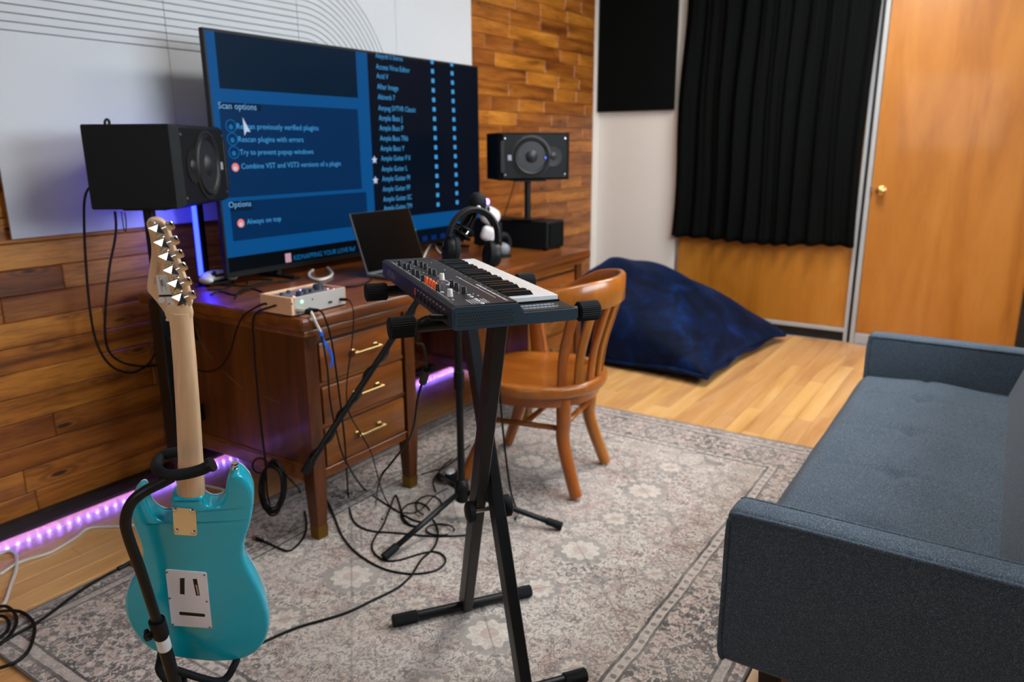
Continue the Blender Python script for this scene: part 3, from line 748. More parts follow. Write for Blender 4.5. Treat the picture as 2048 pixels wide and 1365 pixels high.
def quad(px, mat, layer, name='interface_pane'):
    y = ys - 0.0004*layer
    pts = []
    for u, v in px:
        p = ony(u, v, y); pts.append(Vector((min(max(p.x, SX0), SX1), y, min(max(p.z, SZ0), SZ1))))
    mb = MB(); mb.add(pts + [p+Vector((0, 0.0003, 0)) for p in pts], [(0, 1, 2, 3), (7, 6, 5, 4), (0, 4, 5, 1), (1, 5, 6, 2), (2, 6, 7, 3), (3, 7, 4, 0)])
    return mb.build(name, mat, scr)
def rect(a, b, mat, layer, name='interface_pane'):
    """axis-aligned pane from the photo's two opposite corners on the screen plane"""
    y = ys - 0.0004*layer
    p, q = ony(*a, y), ony(*b, y)
    x0, x1 = sorted((min(max(p.x, SX0), SX1), min(max(q.x, SX0), SX1))); z0, z1 = sorted((min(max(p.z, SZ0), SZ1), min(max(q.z, SZ0), SZ1)))
    return MB().box2((x0, y, z0), (x1, y+0.0003, z1)).build(name, mat, scr)
rect((426, 40), (716, 196), 'scr_deep', 1); 
rect((437, 204), (724, 378), 'scr_pane', 1); rect((459, 404), (736, 450), 'scr_pane', 1)
rect((437, 204), (523, 222), 'scr_tab', 2); rect((459, 404), (506, 420), 'scr_tab', 2)
rect((733, 90), (990, 412), 'scr_list', 1)
rect((440, 519), (990, 590), 'scr_black', 1)
rect((822, 462), (990, 505), 'scr_list', 2)
def stext(body, u, v, u2, mat='scr_text', layer=3, hs=1.0):
    y = ys - 0.0004*layer
    p = ony(u, v, y); q = ony(u2, v, y); mb = MB()
    put_text(mb, body, p, (1, 0, 0), (0, 0, 1), q.x-p.x, hs); mb.build('screen_text', mat, scr)
stext('Scan options', 437, 217, 513, 'scr_text_pale'); stext('Options', 458, 416, 503, 'scr_text_pale')
for body, u, v, u2 in (('Rescan previously verified plugins', 474, 258, 637), ('Rescan plugins with errors', 477, 284, 607), ('Try to prevent popup windows', 480, 310, 627), ('Combine VST and VST3 versions of a plugin', 483, 338, 682), ('Always on top', 494, 449, 563)):
    stext(body, u, v, u2)
def dot(u, v, r, mat, layer, ring=False, name='icon'):
    y = ys-0.0004*layer; p = ony(u, v, y); mb = MB()
    if ring: mb.tube([p+Vector((math.cos(a)*r, 0, math.sin(a)*r)) for a in [k*math.pi/12 for k in range(24)]], 0.0012, 6, closed=True)
    else: mb.lathe([(r, 0), (r, 0.0003)], p, (0, 1, 0), 20)
    mb.build(name, mat, scr)
for u, v in ((462, 252), (465, 278.5), (468, 305)): dot(u, v, 0.022, 'scr_ring', 3, True); dot(u, v+2, 0.009, 'scr_ring', 3)
for u, v in ((471, 335), (482, 447)): dot(u, v, 0.016, 'scr_red', 3); dot(u, v+2, 0.008, 'scr_cursor', 4)
y = ys-0.0004*5
c = ony(485, 235, y); mb = MB(); mb.prism([(0, 0), (0.030, -0.052), (0.012, -0.050), (0.002, -0.066)], c, (1, 0, 0), (0, 0, 1), 0.0003); mb.build('cursor', 'scr_cursor', scr)
names = ['Absynth 5 Stereo', 'Access Virus Editor', 'Acid V', 'After Image', 'Altiverb 7', 'Ampeg SVTVR Classic', 'Ample Bass J', 'Ample Bass P', 'Ample Bass TR6', 'Ample Bass Y', 'Ample Guitar F II', 'Ample Guitar L', 'Ample Guitar M', 'Ample Guitar PF', 'Ample Guitar SC', 'Ample Guitar TM']
ny = [165, 225, 275, 333, 388, 447, 502, 555, 610, 665, 718, 775, 828, 883, 937, 985]
nw = [145, 180, 62, 112, 92, 200, 125, 128, 150, 128, 155, 138, 148, 148, 152, 150]
for k, (nm, cy, w) in enumerate(zip(names, ny, nw)):
    u = 400+(940+k*3)/2.677; v = 50+(cy+10)/2.677
    stext(nm, u, v, u+w/2.677, 'scr_text', 3, 1.15)
    s = k/15
    for (ua, va), (ub, vb) in (((1243, 197), (1275, 962)), ((1348, 210), (1377, 950))):
        u = 400+(ua+(ub-ua)*s)/2.677; v = 50+(va+(vb-va)*s)/2.677
        yy = ys-0.0012; p = ony(u, v, yy)
        MB().box2((p.x-0.011, yy, p.z-0.010), (p.x+0.011, yy+0.0003, p.z+0.010), 0.0).build('icon', 'scr_text', scr)
def star(u, v):
    yy = ys-0.0012; p = ony(u, v, yy); poly = []
    for k in range(10):
        r = 0.019 if k % 2 == 0 else 0.009; a = math.pi/2+k*math.pi/5; poly.append((r*math.cos(a), r*math.sin(a)))
    MB().prism(poly, p, (1, 0, 0), (0, 0, 1), 0.0003).build('star_icon', 'scr_cursor', scr)
star(749, 320); star(751, 361)
rect((570, 508), (583, 524), 'scr_pink', 3, 'icon')
stext('KIDNAPPING YOUR LOVE Ref', 588, 521, 712, 'scr_ring', 3, 1.1)
rect((825, 460), (832, 474), 'scr_green', 4, 'icon')
for u, v in ((850, 478), (868, 476), (886, 473), (905, 470), (925, 468), (876, 490)): rect((u-5, v-5), (u+5, v+5), 'scr_icon', 3, 'icon')

# ================================================================== LOUDSPEAKERS
def speaker(label, center, yaw, w, h, d, mirror, name='loudspeaker'):
    """monitor lying on its side. local: +X across the baffle (to its right seen from behind), -Y = front, Z up"""
    R = Matrix.Rotation(yaw, 3, 'Z')
    t = thing(name, label, 'speaker', center, R, 'black studio loudspeakers')
    g = -1 if mirror else 1
    def P(mb, nm, mt, sm=None, par=None): return mb.build(nm, mt, par or t, sm, world=False)
    yf = -d/2
    P(MB().box((0, 0.012, h/2), (w, d-0.024, h), 0.004), 'cabinet', 'speaker_black')
    # baffle with chamfered edges
    mb = MB(); e = 0.022
    a = [(-w/2, 0), (w/2, 0), (w/2, h), (-w/2, h)]; b = [(-w/2+e, e*0.5), (w/2-e, e*0.5), (w/2-e, h-e*0.5), (-w/2+e, h-e*0.5)]
    mb.v = [Vector((x, yf+0.026, z)) for x, z in a]+[Vector((x, yf+0.004, z)) for x, z in b]
    mb.f = [(4, 5, 6, 7), (3, 2, 1, 0)]+[(i, (i+1) % 4, 4+(i+1) % 4, 4+i) for i in range(4)]
    baf = P(mb, 'baffle', 'speaker_black')
    cx = -0.02*g; r = h*0.40; y0 = yf+0.004
    wf = P(MB().lathe([(r*1.12, 0.0), (r*1.12, 0.003), (r, 0.005), (r*0.97, 0.001)], (cx, y0, h/2), (0, -1, 0), 40), 'woofer_ring', 'speaker_surround', 40)
    P(MB().lathe([(r*0.98, 0.001), (r*0.92, 0.008), (r*0.86, 0.007), (r*0.80, 0.001)], (cx, y0, h/2), (0, -1, 0), 40), 'surround', 'speaker_surround', 40, wf)
    # cone: dished inward
    seg = 40; vs = []; fs = []; prof = [(r*0.80, 0.0015), (r*0.70, 0.0005), (r*0.36, 0.0000), (r*0.30, 0.006), (r*0.18, 0.013), (0.0006, 0.016)]
    P(MB().lathe(prof, (cx, y0, h/2), (0, -1, 0), 40), 'cone', 'speaker_cone', 60, wf)
    tx = cx + g*(w*0.30); rt = h*0.20
    tw = P(MB().lathe([(rt*1.05, 0), (rt*1.05, 0.003), (rt*0.55, 0.001), (rt*0.5, 0.001)], (tx, y0, h/2), (0, -1, 0), 32), 'tweeter_waveguide', 'speaker_surround', 40)
    P(MB().lathe([(rt*0.42, 0.0015), (rt*0.32, 0.006), (0.0006, 0.009)], (tx, y0, h/2), (0, -1, 0), 24), 'tweeter_dome', 'speaker_cone', 60, tw)
    px = cx - g*(w*0.40)
    P(MB().box((px, y0-0.001, h/2), (w*0.055, 0.006, h*0.66), 0.002), 'bass_port', 'kick_black')
    bx = cx - g*(w*0.295)
    P(MB().box((bx, y0-0.001, h/2-0.005), (0.024, 0.004, 0.026), 0.001), 'badge', 'print_grey')
    P(MB().lathe([(0.005, 0), (0.005, 0.003)], (cx+g*w*0.205, y0, h/2-0.006), (0, -1, 0), 12), 'power_light', 'led_blue')
    for sx in (-1, 1):
        for sz in (0.12, 0.88): P(MB().lathe([(0.005, 0), (0.004, 0.003)], (sx*(w/2-0.03), y0, h*sz), (0, -1, 0), 10), 'screw', 'steel')
    return t
# left one: pole beside the desk
LC = Vector((1.50, 2.372, 1.110)); LYAW = math.atan2(0.57, 0.83)
spl = speaker('black loudspeaker on its side seen edge-on beside the television', LC, LYAW, 0.419, 0.254, 0.29, True)
mt = thing('speaker_pole', 'black pole bolted to the desk side carrying the edge-on loudspeaker', 'speaker stand', (1.440, 2.385, 0.2))
MB().box2((1.414, 2.352, 0.20), (1.468, 2.418, 0.79), 0.004).build('column', 'black_metal', mt)
MB().cyl((1.440, 2.385, 0.78), (1.440, 2.385, 1.10), 0.019, 20).build('pole', 'black_metal', mt, smooth=40)
MB().lathe([(0.036, 0), (0.036, 0.012), (0.024, 0.018), (0.024, 0.04)], (1.44, 2.385, 0.788), (0, 0, 1), 24).build('collar', 'black_metal', mt, smooth=40)
Rl = Matrix.Rotation(LYAW, 3, 'Z')
MB().box((1.47, 2.38, 1.104), (0.20, 0.14, 0.010), 0.003, Rl).build('top_plate', 'black_metal', mt)
for zz in (0.66, 0.36):
    bk = MB().box2((1.466, 2.36, zz-0.03), (1.542, 2.41, zz+0.03), 0.003).build('bracket', 'black_metal', mt)
    MB().lathe([(0.008, 0), (0.007, 0.005)], (1.440, 2.352, zz), (0, -1, 0), 10).build('bolt', 'steel', bk)
# right one: pole on a black box
rb = thing('subwoofer_box', 'low black speaker box on the right end of the desk', 'speaker', (3.30, 2.13, DT))
MB().box2((3.215, 1.905, DT+0.006), (3.385, 2.36, 0.930), 0.006).build('cabinet', 'speaker_black', rb)
MB().box2((3.232, 1.899, DT+0.018), (3.372, 1.906, 0.918), 0.003).build('grille', 'black_felt', rb)
for fx in (3.235, 3.365):
    for fy in (1.93, 2.33): MB().cyl((fx, fy, DT), (fx, fy, DT+0.007), 0.012).build('foot', 'rubber', rb)
PR = Vector((3.262, 2.05, 0))
rp = thing('speaker_pole', 'black pole standing on the low box under the front-facing loudspeaker', 'speaker stand', (PR.x, PR.y, 0.930))
MB().cyl((PR.x, PR.y, 0.930), (PR.x, PR.y, 1.13), 0.016, 20).build('pole', 'black_metal', rp, smooth=40)
MB().box2((PR.x-0.06, PR.y-0.06, 0.930), (PR.x+0.06, PR.y+0.06, 0.938), 0.002).build('base_plate', 'black_metal', rp)
Rr = Matrix.Rotation(math.atan2(-0.66, 0.75), 3, 'Z')
MB().box((PR.x, PR.y, 1.128), (0.16, 0.12, 0.008), 0.002, Rr).build('top_plate', 'black_metal', rp)
spr = speaker('black loudspeaker on its side facing the room beside the white wall', (PR.x+0.035, PR.y+0.02, 1.132), math.atan2(-0.66, 0.75), 0.365, 0.226, 0.26, False)

# ================================================================== ELECTRIC GUITAR ON ITS STAND
GB = dep(395, 1322, 1.61); GN = dep(357, 632, 1.235)
ga = (GN-GB).normalized()
gv = ((GB+GN)/2-Vector(CAMPOS)).normalized()
gn = (-gv - ga*(-gv).dot(ga)).normalized()
gn = Matrix.Rotation(math.radians(-9), 3, ga) @ gn          # back of the guitar looks a little past the camera
gu = ga.cross(gn).normalized()                               # towards the right in the photo
GR = Matrix((gu, ga, gn)).transposed()                       # local x = right, y = up the neck, z = towards the viewer (out of the back)
def gloc(u, v, w=0.0):
    q = Vector(ray(u, v)); o = Vector(CAMPOS); t = ((GB+gn*w)-o).dot(gn)/q.dot(gn); p = o+q*t-GB
    return Vector((p.dot(gu), p.dot(ga), p.dot(gn)))
gt = thing('electric_guitar', 'turquoise electric guitar seen from the back, resting on a floor stand', 'guitar', GB, GR)
crop = [(345,445),(345,340),(348,318),(362,306),(450,303),(535,306),(545,322),(560,345),(595,362),(640,355),(672,322),(685,272),(692,212),(710,177),(740,161),(777,168),(820,208),(850,258),(860,320),(852,400),(835,480),(812,550),(797,620),(802,680),(830,750),(880,840),(920,930),(945,1010),(957,1080),(950,1140),(930,1198),(890,1250),(840,1285),(780,1308),(700,1320),(600,1323),(520,1316),(450,1307),(380,1297),(300,1280),(220,1250),(150,1190),(100,1120),(70,1050),(57,980),(65,910),(90,850),(125,785),(152,735),(164,690),(164,640),(150,580),(125,520),(104,450),(93,385),(97,335),(115,295),(145,273),(175,276),(190,300),(197,345),(217,392),(250,430),(290,450),(320,454)]
outl = [gloc(230+x/3.103, 900+y/3.103) for x, y in crop]
outl = smoothpath([(p.x, p.y, 0) for p in outl], 4, True)
def offset_poly(pts, d):
    """move a closed outline inward by d, less where it turns tightly"""
    n = len(pts); out = []
    area = sum(pts[i].x*pts[(i+1) % n].y-pts[(i+1) % n].x*pts[i].y for i in range(n)); sg = 1 if area > 0 else -1
    ds = []
    for i in range(n):
        a_, b_, c_ = pts[i-3], pts[i], pts[(i+3) % n]
        cr_ = ((b_-a_).cross(c_-b_)).z*sg; l1, l2, l3 = (b_-a_).length, (c_-b_).length, (c_-a_).length
        R_ = l1*l2*l3/max(2*abs(cr_), 1e-9)
        ds.append(min(d, 0.55*R_) if cr_ > 0 else d)
    for i in range(n):
        dd_ = sum(ds[(i+k) % n] for k in (-2, -1, 0, 1, 2))/5
        t = (pts[(i+1) % n]-pts[i-1]).normalized(); nr = Vector((-t.y, t.x, 0))*sg
        out.append(pts[i]+nr*dd_)
    return out
from mathutils.geometry import tessellate_polygon
def slab_rounded(outline, w_front, w_back, r, steps=4):
    """closed body between planes w_front (viewer side) and w_back with rounded rims"""
    mb = MB(); rings = []
    for k in range(steps+1):
        a = math.pi/2*k/steps; rings.append((r*(1-math.sin(a)), w_front-r*(1-math.cos(a))))
    rings2 = [(ins, w_back+(w_front-w)) for ins, w in rings][::-1]
    allr = rings+rings2; n = len(outline)
    for ins, w in allr:
        for p in offset_poly(outline, ins): mb.v.append(Vector((p.x, p.y, w)))
    for i in range(len(allr)-1):
        for k in range(n): mb.f.append((i*n+k, i*n+(k+1) % n, (i+1)*n+(k+1) % n, (i+1)*n+k))
    tris = tessellate_polygon([[Vector((p.x, p.y, 0)) for p in outline]])
    mb.f += [tuple(t) for t in tris]; mb.f += [tuple((len(allr)-1)*n+k for k in t) for t in tris]
    return mb
def gbuild(mb, nm, mt, sm=None, par=None): return mb.build(nm, mt, par or gt, sm, world=False)
gbuild(slab_rounded(outl, 0.0, -0.043, 0.009), 'body', 'turquoise_paint', 50)
# white pickguard on the far face
pg = [Vector((p.x, p.y, 0)) for p in offset_poly(outl, 0.003)]
gbuild(slab_rounded(pg, -0.0436, -0.0462, 0.0008, 1), 'pickguard', 'white_plastic')
# neck: a D-shaped section between traced edges
nl = [gloc(349.5, 1003), gloc(351, 985), gloc(352.5, 930), gloc(349, 850), gloc(343, 745), gloc(337, 668), gloc(333.5, 636)]
nr_ = [gloc(407, 1003), gloc(406, 985), gloc(402, 930), gloc(397, 850), gloc(389, 745), gloc(382, 668), gloc(379.5, 628)]
mb = MB(); seg = 10
for a, b in zip(nl, nr_):
    c = (a+b)/2; hw = (b-a).length/2
    for k in range(seg+1):
        th = math.pi*k/seg; mb.v.append(Vector((c.x-hw*math.cos(th), c.y, -0.020+0.017*math.sin(th)**0.8)))
    mb.v.append(Vector((b.x, b.y, -0.026))); mb.v.append(Vector((a.x, a.y, -0.026)))
S = seg+3
for i in range(len(nl)-1):
    for k in range(S): mb.f.append((i*S+k, i*S+(k+1) % S, (i+1)*S+(k+1) % S, (i+1)*S+k))
mb.f.append(tuple(range(S))); mb.f.append(tuple((len(nl)-1)*S+k for k in range(S))[::-1])
neck = gbuild(mb, 'neck', 'maple_neck', 50)
# fingerboard edge and fret ends
mb = MB(); n = len(nl)
for a, b in zip(nl, nr_): mb.v += [Vector((a.x, a.y, -0.026)), Vector((b.x, b.y, -0.026)), Vector((b.x, b.y, -0.032)), Vector((a.x, a.y, -0.032))]
for i in range(n-1):
    for k in range(4): mb.f.append((i*4+k, i*4+(k+1) % 4, (i+1)*4+(k+1) % 4, (i+1)*4+k))
mb.f += [(0, 1, 2, 3), tuple((n-1)*4+k for k in (3, 2, 1, 0))]
gbuild(mb, 'fingerboard', 'maple_neck', None, neck)
# volute where neck meets headstock
hc = [(95,85),(80,112),(90,165),(120,262),(140,380),(145,480),(135,600),(115,730),(96,860),(90,955),(100,1000),(150,1062),(200,1122),(262,1200),(312,1272),(345,1340),(350,1390),(630,1390),(626,1330),(624,1250),(640,1215),(672,1180),(678,1140),(640,975),(598,850),(540,690),(485,540),(425,370),(372,205),(322,122),(265,74),(200,57),(135,62)]
ho = [gloc(280+x/6.5, 430+y/6.5, -0.012) for x, y in hc]
ho = smoothpath([(p.x, p.y, 0) for p in ho], 3, True)
hs = gbuild(slab_rounded(ho, -0.012, -0.026, 0.002, 2), 'headstock', 'maple_neck', 50)
vc = gloc(357, 622, -0.012)
mb = MB(); mb.ellipsoid((vc.x, vc.y-0.004, -0.0165), (0.0225, 0.026, 0.010), 20, 10); gbuild(mb, 'volute', 'maple_neck', True)
# tuners
tun = [((212, 215), (365, 145)), ((280, 400), (428, 335)), ((340, 580), (487, 512)), ((405, 755), (535, 680)), ((455, 930), (595, 868)), ((508, 1110), (650, 1045))]
for (bx, by), (kx, ky) in tun:
    b = gloc(280+bx/6.5, 430+by/6.5, -0.004); k = gloc(280+kx/6.5, 430+ky/6.5, -0.008)
    d = Vector((k.x-b.x, k.y-b.y, 0)).normalized(); e = Vector((-d.y, d.x, 0)); Rt = Matrix((d, e, Vector((0, 0, 1)))).transposed()
    # faceted housing: little pyramid-topped box
    mb = MB(); s1, s2 = 0.0085, 0.0090
    base = [(-s1, -s2), (s1, -s2), (s1, s2), (-s1, s2)]; top = [(-s1*0.75, -s2*0.75), (s1*0.75, -s2*0.75), (s1*0.75, s2*0.75), (-s1*0.75, s2*0.75)]
    o = Vector((b.x, b.y, -0.012))
    mb.v = [o+Rt @ Vector((x, y, 0)) for x, y in base]+[o+Rt @ Vector((x, y, 0.007)) for x, y in base]+[o+Rt @ Vector((0.001, 0, 0.0125))]
    mb.f = [(3, 2, 1, 0)]+[(i, (i+1) % 4, 4+(i+1) % 4, 4+i) for i in range(4)]+[(4+i, 4+(i+1) % 4, 8) for i in range(4)]
    for q in (-1, 1):
        mb.lathe([(0.0045, 0), (0.0045, 0.003), (0.003, 0.0045)], o+e*q*0.0125, (0, 0, 1), 10); mb.box(o+e*q*0.0105+Vector((0, 0, 0.001)), (0.008, 0.008, 0.002), 0, Rt)
    tu = gbuild(mb, 'tuner', 'chrome')
    mb = MB(); kk = Vector((k.x, k.y, -0.006))
    mb.cyl(o+Vector((0, 0, 0.004)), kk, 0.0022, 10); gbuild(mb, 'shaft', 'chrome', 40, tu)
    mb = MB(); mb.box(kk+d*0.004, (0.012, 0.0145, 0.0085), 0.003, Rt, 2); gbuild(mb, 'button', 'chrome', 40, tu)
# stickers and serial number
def gpanel(px, w, t, nm, mt, par=None):
    pts = [gloc(u, v, w) for u, v in px]; mb = MB(); n = len(pts)
    mb.v = [Vector((p.x, p.y, w)) for p in pts]+[Vector((p.x, p.y, w+t)) for p in pts]
    mb.f = [tuple(range(n))[::-1], tuple(range(n, 2*n))]+[(i, (i+1) % n, n+(i+1) % n, n+i) for i in range(n)]
    return gbuild(mb, nm, mt, None, par)
hp = lambda x, y: (280+x/6.5, 430+y/6.5)
stk = gpanel([hp(205, 782), hp(350, 778), hp(412, 1065), hp(248, 1068)], -0.0119, 0.0004, 'barcode_sticker', 'sticker_white')
gpanel([hp(243, 1042), hp(410, 1036), hp(414, 1062), hp(248, 1068)], -0.0114, 0.0002, 'black_band', 'print_black', stk)
for x0, y0, x1, y1, t in ((245, 800, 262, 1000, 0), (285, 830, 296, 930, 0), (310, 850, 318, 980, 0), (330, 800, 334, 900, 0), (268, 860, 274, 940, 0)):
    gpanel([hp(x0, y0), hp(x0+5, y0), hp(x1+28, y1), hp(x1+22, y1)], -0.0114, 0.0002, 'print_line', 'print_grey', stk)
for i in range(9):
    yy = 850+i*9
    gpanel([hp(264+i*2, yy), hp(288+i*2, yy-2), hp(289+i*2, yy+3), hp(265+i*2, yy+4)], -0.0114, 0.0002, 'barcode_bar', 'print_black', stk)
gpanel([hp(340, 1075), hp(412, 1068), hp(435, 1172), hp(358, 1178)], -0.0119, 0.0004, 'small_sticker', 'sticker_white', stk)
gpanel([hp(362, 1155), hp(414, 1150), hp(417, 1160), hp(365, 1165)], -0.0114, 0.0002, 'print_line', 'print_black', stk)
a = hp(280, 1108); ctr = gloc(a[0], a[1], -0.0119); mb = MB(); mb.lathe([(0.0053, 0), (0.0053, 0.0004)], (ctr.x, ctr.y, -0.0119), (0, 0, 1), 24); gbuild(mb, 'round_sticker', 'sticker_white', None, stk)
p0, p1 = gloc(*hp(176, 893), -0.0117), gloc(*hp(232, 622), -0.0117); dd = (p0-p1); dd.z = 0
mb = MB(); up = Vector((dd.y, -dd.x, 0)).normalized()*-1
put_text(mb, '2109131233', Vector((p1.x, p1.y, -0.0117)), dd, up, dd.length, 1.0); gbuild(mb, 'serial_number', 'print_brown', None, hs)
p0, p1 = gloc(364, 995, -0.0028), gloc(384, 994, -0.0028)
mb = MB(); put_text(mb, 'MADE IN CHINA', Vector((p0.x, p0.y, 0.0002)), Vector((p1.x-p0.x, 0, 0)), (0, 1, 0), (p1-p0).length); gbuild(mb, 'stamp', 'print_black', None, neck)
# neck plate, tremolo cover, strap button
bp = lambda x, y: (230+x/3.103, 900+y/3.103)
plate = gpanel([bp(358, 358), bp(368, 353), bp(492, 364), bp(502, 372), bp(511, 520), bp(500, 531), bp(374, 523), bp(366, 512)], 0.0, 0.0022, 'neck_plate', 'chrome')
MATS['chrome']
for x, y in ((371, 369), (478, 378), (382, 498), (488, 509)):
    c = gloc(*bp(x, y)); mb = MB(); mb.lathe([(0.0048, 0.0022), (0.0046, 0.0036), (0.003, 0.0046)], (c.x, c.y, 0), (0, 0, 1), 16); sc = gbuild(mb, 'screw', 'chrome', 40, plate)
    mb = MB()
# tremolo cover with three openings: frame pieces
cv = [bp(314, 748), bp(322, 741), bp(562, 760), bp(570, 768), bp(602, 1098), bp(596, 1105), bp(362, 1088), bp(352, 1080)]
cover = gpanel(cv, 0.0, 0.0020, 'tremolo_cover', 'white_plastic')
for poly in ([(403, 798), (432, 797), (432, 899), (404, 896)], [(482, 803), (508, 802), (528, 905), (504, 906)], [(398, 1010), (404, 1006), (556, 1020), (560, 1034), (552, 1038), (402, 1025)]):
    gpanel([bp(*q) for q in poly], 0.0020, 0.0004, 'slot', 'cavity_dark', cover)
gpanel([bp(498, 838), bp(508, 838), bp(522, 900), bp(514, 902)], 0.0024, 0.0003, 'spring', 'steel', cover)
for x, y in ((322, 757), (555, 774), (341, 918), (570, 938), (360, 1080), (588, 1098)):
    c = gloc(*bp(x, y)); mb = MB(); mb.lathe([(0.0022, 0.002), (0.0018, 0.0032)], (c.x, c.y, 0), (0, 0, 1), 12); gbuild(mb, 'cover_screw', 'old_brass', 40, cover)
c = gloc(*bp(737, 165)); mb = MB(); mb.lathe([(0.004, -0.004), (0.004, 0.004), (0.0065, 0.0055), (0.0045, 0.008), (0.0045, 0.011), (0.0075, 0.0145), (0.0062, 0.017)], (c.x, c.y, -0.02), (0, 1, 0), 20); gbuild(mb, 'strap_button', 'chrome', 40)

gs = thing('guitar_stand', 'black tubular guitar stand with padded neck fork behind the turquoise guitar', 'guitar stand', GB, GR)
def sbuild(mb, nm, mt, sm=50, par=None): return mb.build(nm, mt, par or gs, sm, world=False)
yk = [gloc(424, 929, 0.030), gloc(400, 941, 0.030), gloc(366, 949, 0.032), gloc(336, 951, 0.030), gloc(318, 943, 0.012), gloc(313, 930, -0.020), gloc(322, 915, -0.048), gloc(345, 907, -0.052), gloc(378, 903, -0.052), gloc(398, 902, -0.052)]
yk = smoothpath(yk, 8)
fork = sbuild(MB().tube(yk, 0.0105, 14), 'neck_fork', 'rubber')
sbuild(MB().cyl(yk[0]+(yk[0]-yk[3])*0.2, yk[2], 0.0135), 'end_cap', 'black_plastic', 50, fork); sbuild(MB().cyl(yk[-1], yk[-3], 0.0125), 'end_cap', 'black_plastic', 50, fork)
path = [gloc(345, 955, 0.030), gloc(322, 967, 0.036), gloc(290, 983, 0.042), gloc(263, 1006, 0.046), gloc(251, 1042, 0.048), gloc(258, 1078, 0.048), gloc(284, 1150, 0.048), gloc(316, 1250, 0.048)]
tube_ = sbuild(MB().tube(smoothpath(path, 6), 0.0098, 14), 'upper_tube', 'black_metal')
p_c = gloc(316, 1250, 0.048); p_d = gloc(352, 1372, 0.048); dirn = (p_d-p_c).normalized()
sbuild(MB().cyl(p_c-dirn*0.012, p_c+dirn*0.030, 0.0155), 'collar', 'black_plastic')
lo = p_c+dirn*0.24
sbuild(MB().cyl(p_c+dirn*0.01, lo, 0.0128), 'lower_tube', 'black_metal')
s0 = p_c+dirn*0.036; sbuild(MB().cyl(s0, s0+dirn*0.032, 0.0131), 'label_sticker', 'sticker_white')
kn = p_c+dirn*0.018; kd = Vector((-1, -0.35, 0.2)).normalized()
knb = sbuild(MB().cyl(kn, kn+kd*0.022, 0.0028), 'clamp_screw', 'steel')
mb = MB(); e1 = kd.orthogonal().normalized(); e2 = kd.cross(e1)
mb.lathe([(0.007, 0.016), (0.008, 0.020), (0.008, 0.027), (0.005, 0.030)], kn, kd, 14)
for k in range(3):
    a = k*2.094+0.5; mb.ellipsoid(kn+kd*0.023+(e1*math.cos(a)+e2*math.sin(a))*0.009, (0.0055, 0.0055, 0.0055), 10, 6)
sbuild(mb, 'clamp_knob', 'black_plastic', 50, knb)
# cradle under the body and three legs down to the rug
Gm = Matrix.Translation(GB) @ GR.to_4x4(); Gi = Gm.inverted()
hub = Gm @ lo
cr0 = Gm @ (p_c+dirn*0.13)
def w2g(p): return Gi @ Vector(p)
for s in (-1, 1):
    foot = Vector((s*0.075, -0.012, -0.020)); tip = Vector((s*0.082, 0.012, -0.062))
    pts = smoothpath([w2g(cr0), Vector((s*0.045, -0.035, 0.03)), Vector((s*0.075, -0.018, 0.004)), Vector((s*0.078, -0.0165, -0.030)), Vector((s*0.080, -0.012, -0.056)), tip], 6)
    sbuild(MB().tube(pts, 0.008, 10), 'cradle_arm', 'rubber')
gdir = Vector((gv.x, gv.y, 0)).normalized()
for a in (0, 125, -125):
    d = Matrix.Rotation(math.radians(a), 3, 'Z') @ gdir
    e = Vector((hub.x, hub.y, 0))+d*0.24; z0 = RZ+0.0105
    e.z = z0
    sbuild(MB().tube([w2g(Vector((hub.x, hub.y, hub.z+0.03))), w2g(e)], 0.009, 10), 'leg', 'black_metal')
    sbuild(MB().tube([w2g(e-d*0.04+Vector((0, 0, 0.04*(hub.z+0.03-z0)/0.24))), w2g(e)], 0.0105, 10), 'rubber_foot', 'rubber')
sbuild(MB().cyl(w2g(hub+Vector((0, 0, -0.005))), w2g(hub+Vector((0, 0, 0.06))), 0.018), 'hub', 'black_plastic')

# ================================================================== SYNTHESIZER ON X-STAND
KZ = 0.985
K0 = onz(905, 662, KZ); KA = math.radians(-36)
KR = Matrix.Rotation(KA, 3, 'Z')              # local x = across (towards the player), y = along the keys
sy = thing('synthesizer', 'grey desktop synthesizer keyboard with orange knobs on a black x-stand', 'synthesizer', K0, KR)
def kb(mb, nm, mt, sm=None, par=None): return mb.build(nm, mt, par or sy, sm, world=False)
KL, KW, XS, ZT, ZL = 0.60, 0.236, 0.121, 0.041, 0.021
prof = [(0, 0.003), (0.004, 0), (KW-0.006, 0), (KW, 0.004), (KW, ZL), (XS+0.010, ZL), (XS, ZT-0.002), (0.006, ZT), (0.0, ZT-0.004)]
mb = MB(); n = len(prof)
for y in (0, KL): mb.v += [Vector((x, y, z)) for x, z in prof]
mb.f = [tuple(range(n))[::-1], tuple(range(n, 2*n))]+[(i, (i+1) % n, n+(i+1) % n, n+i) for i in range(n)]
kb(mb, 'case', 'synth_body')
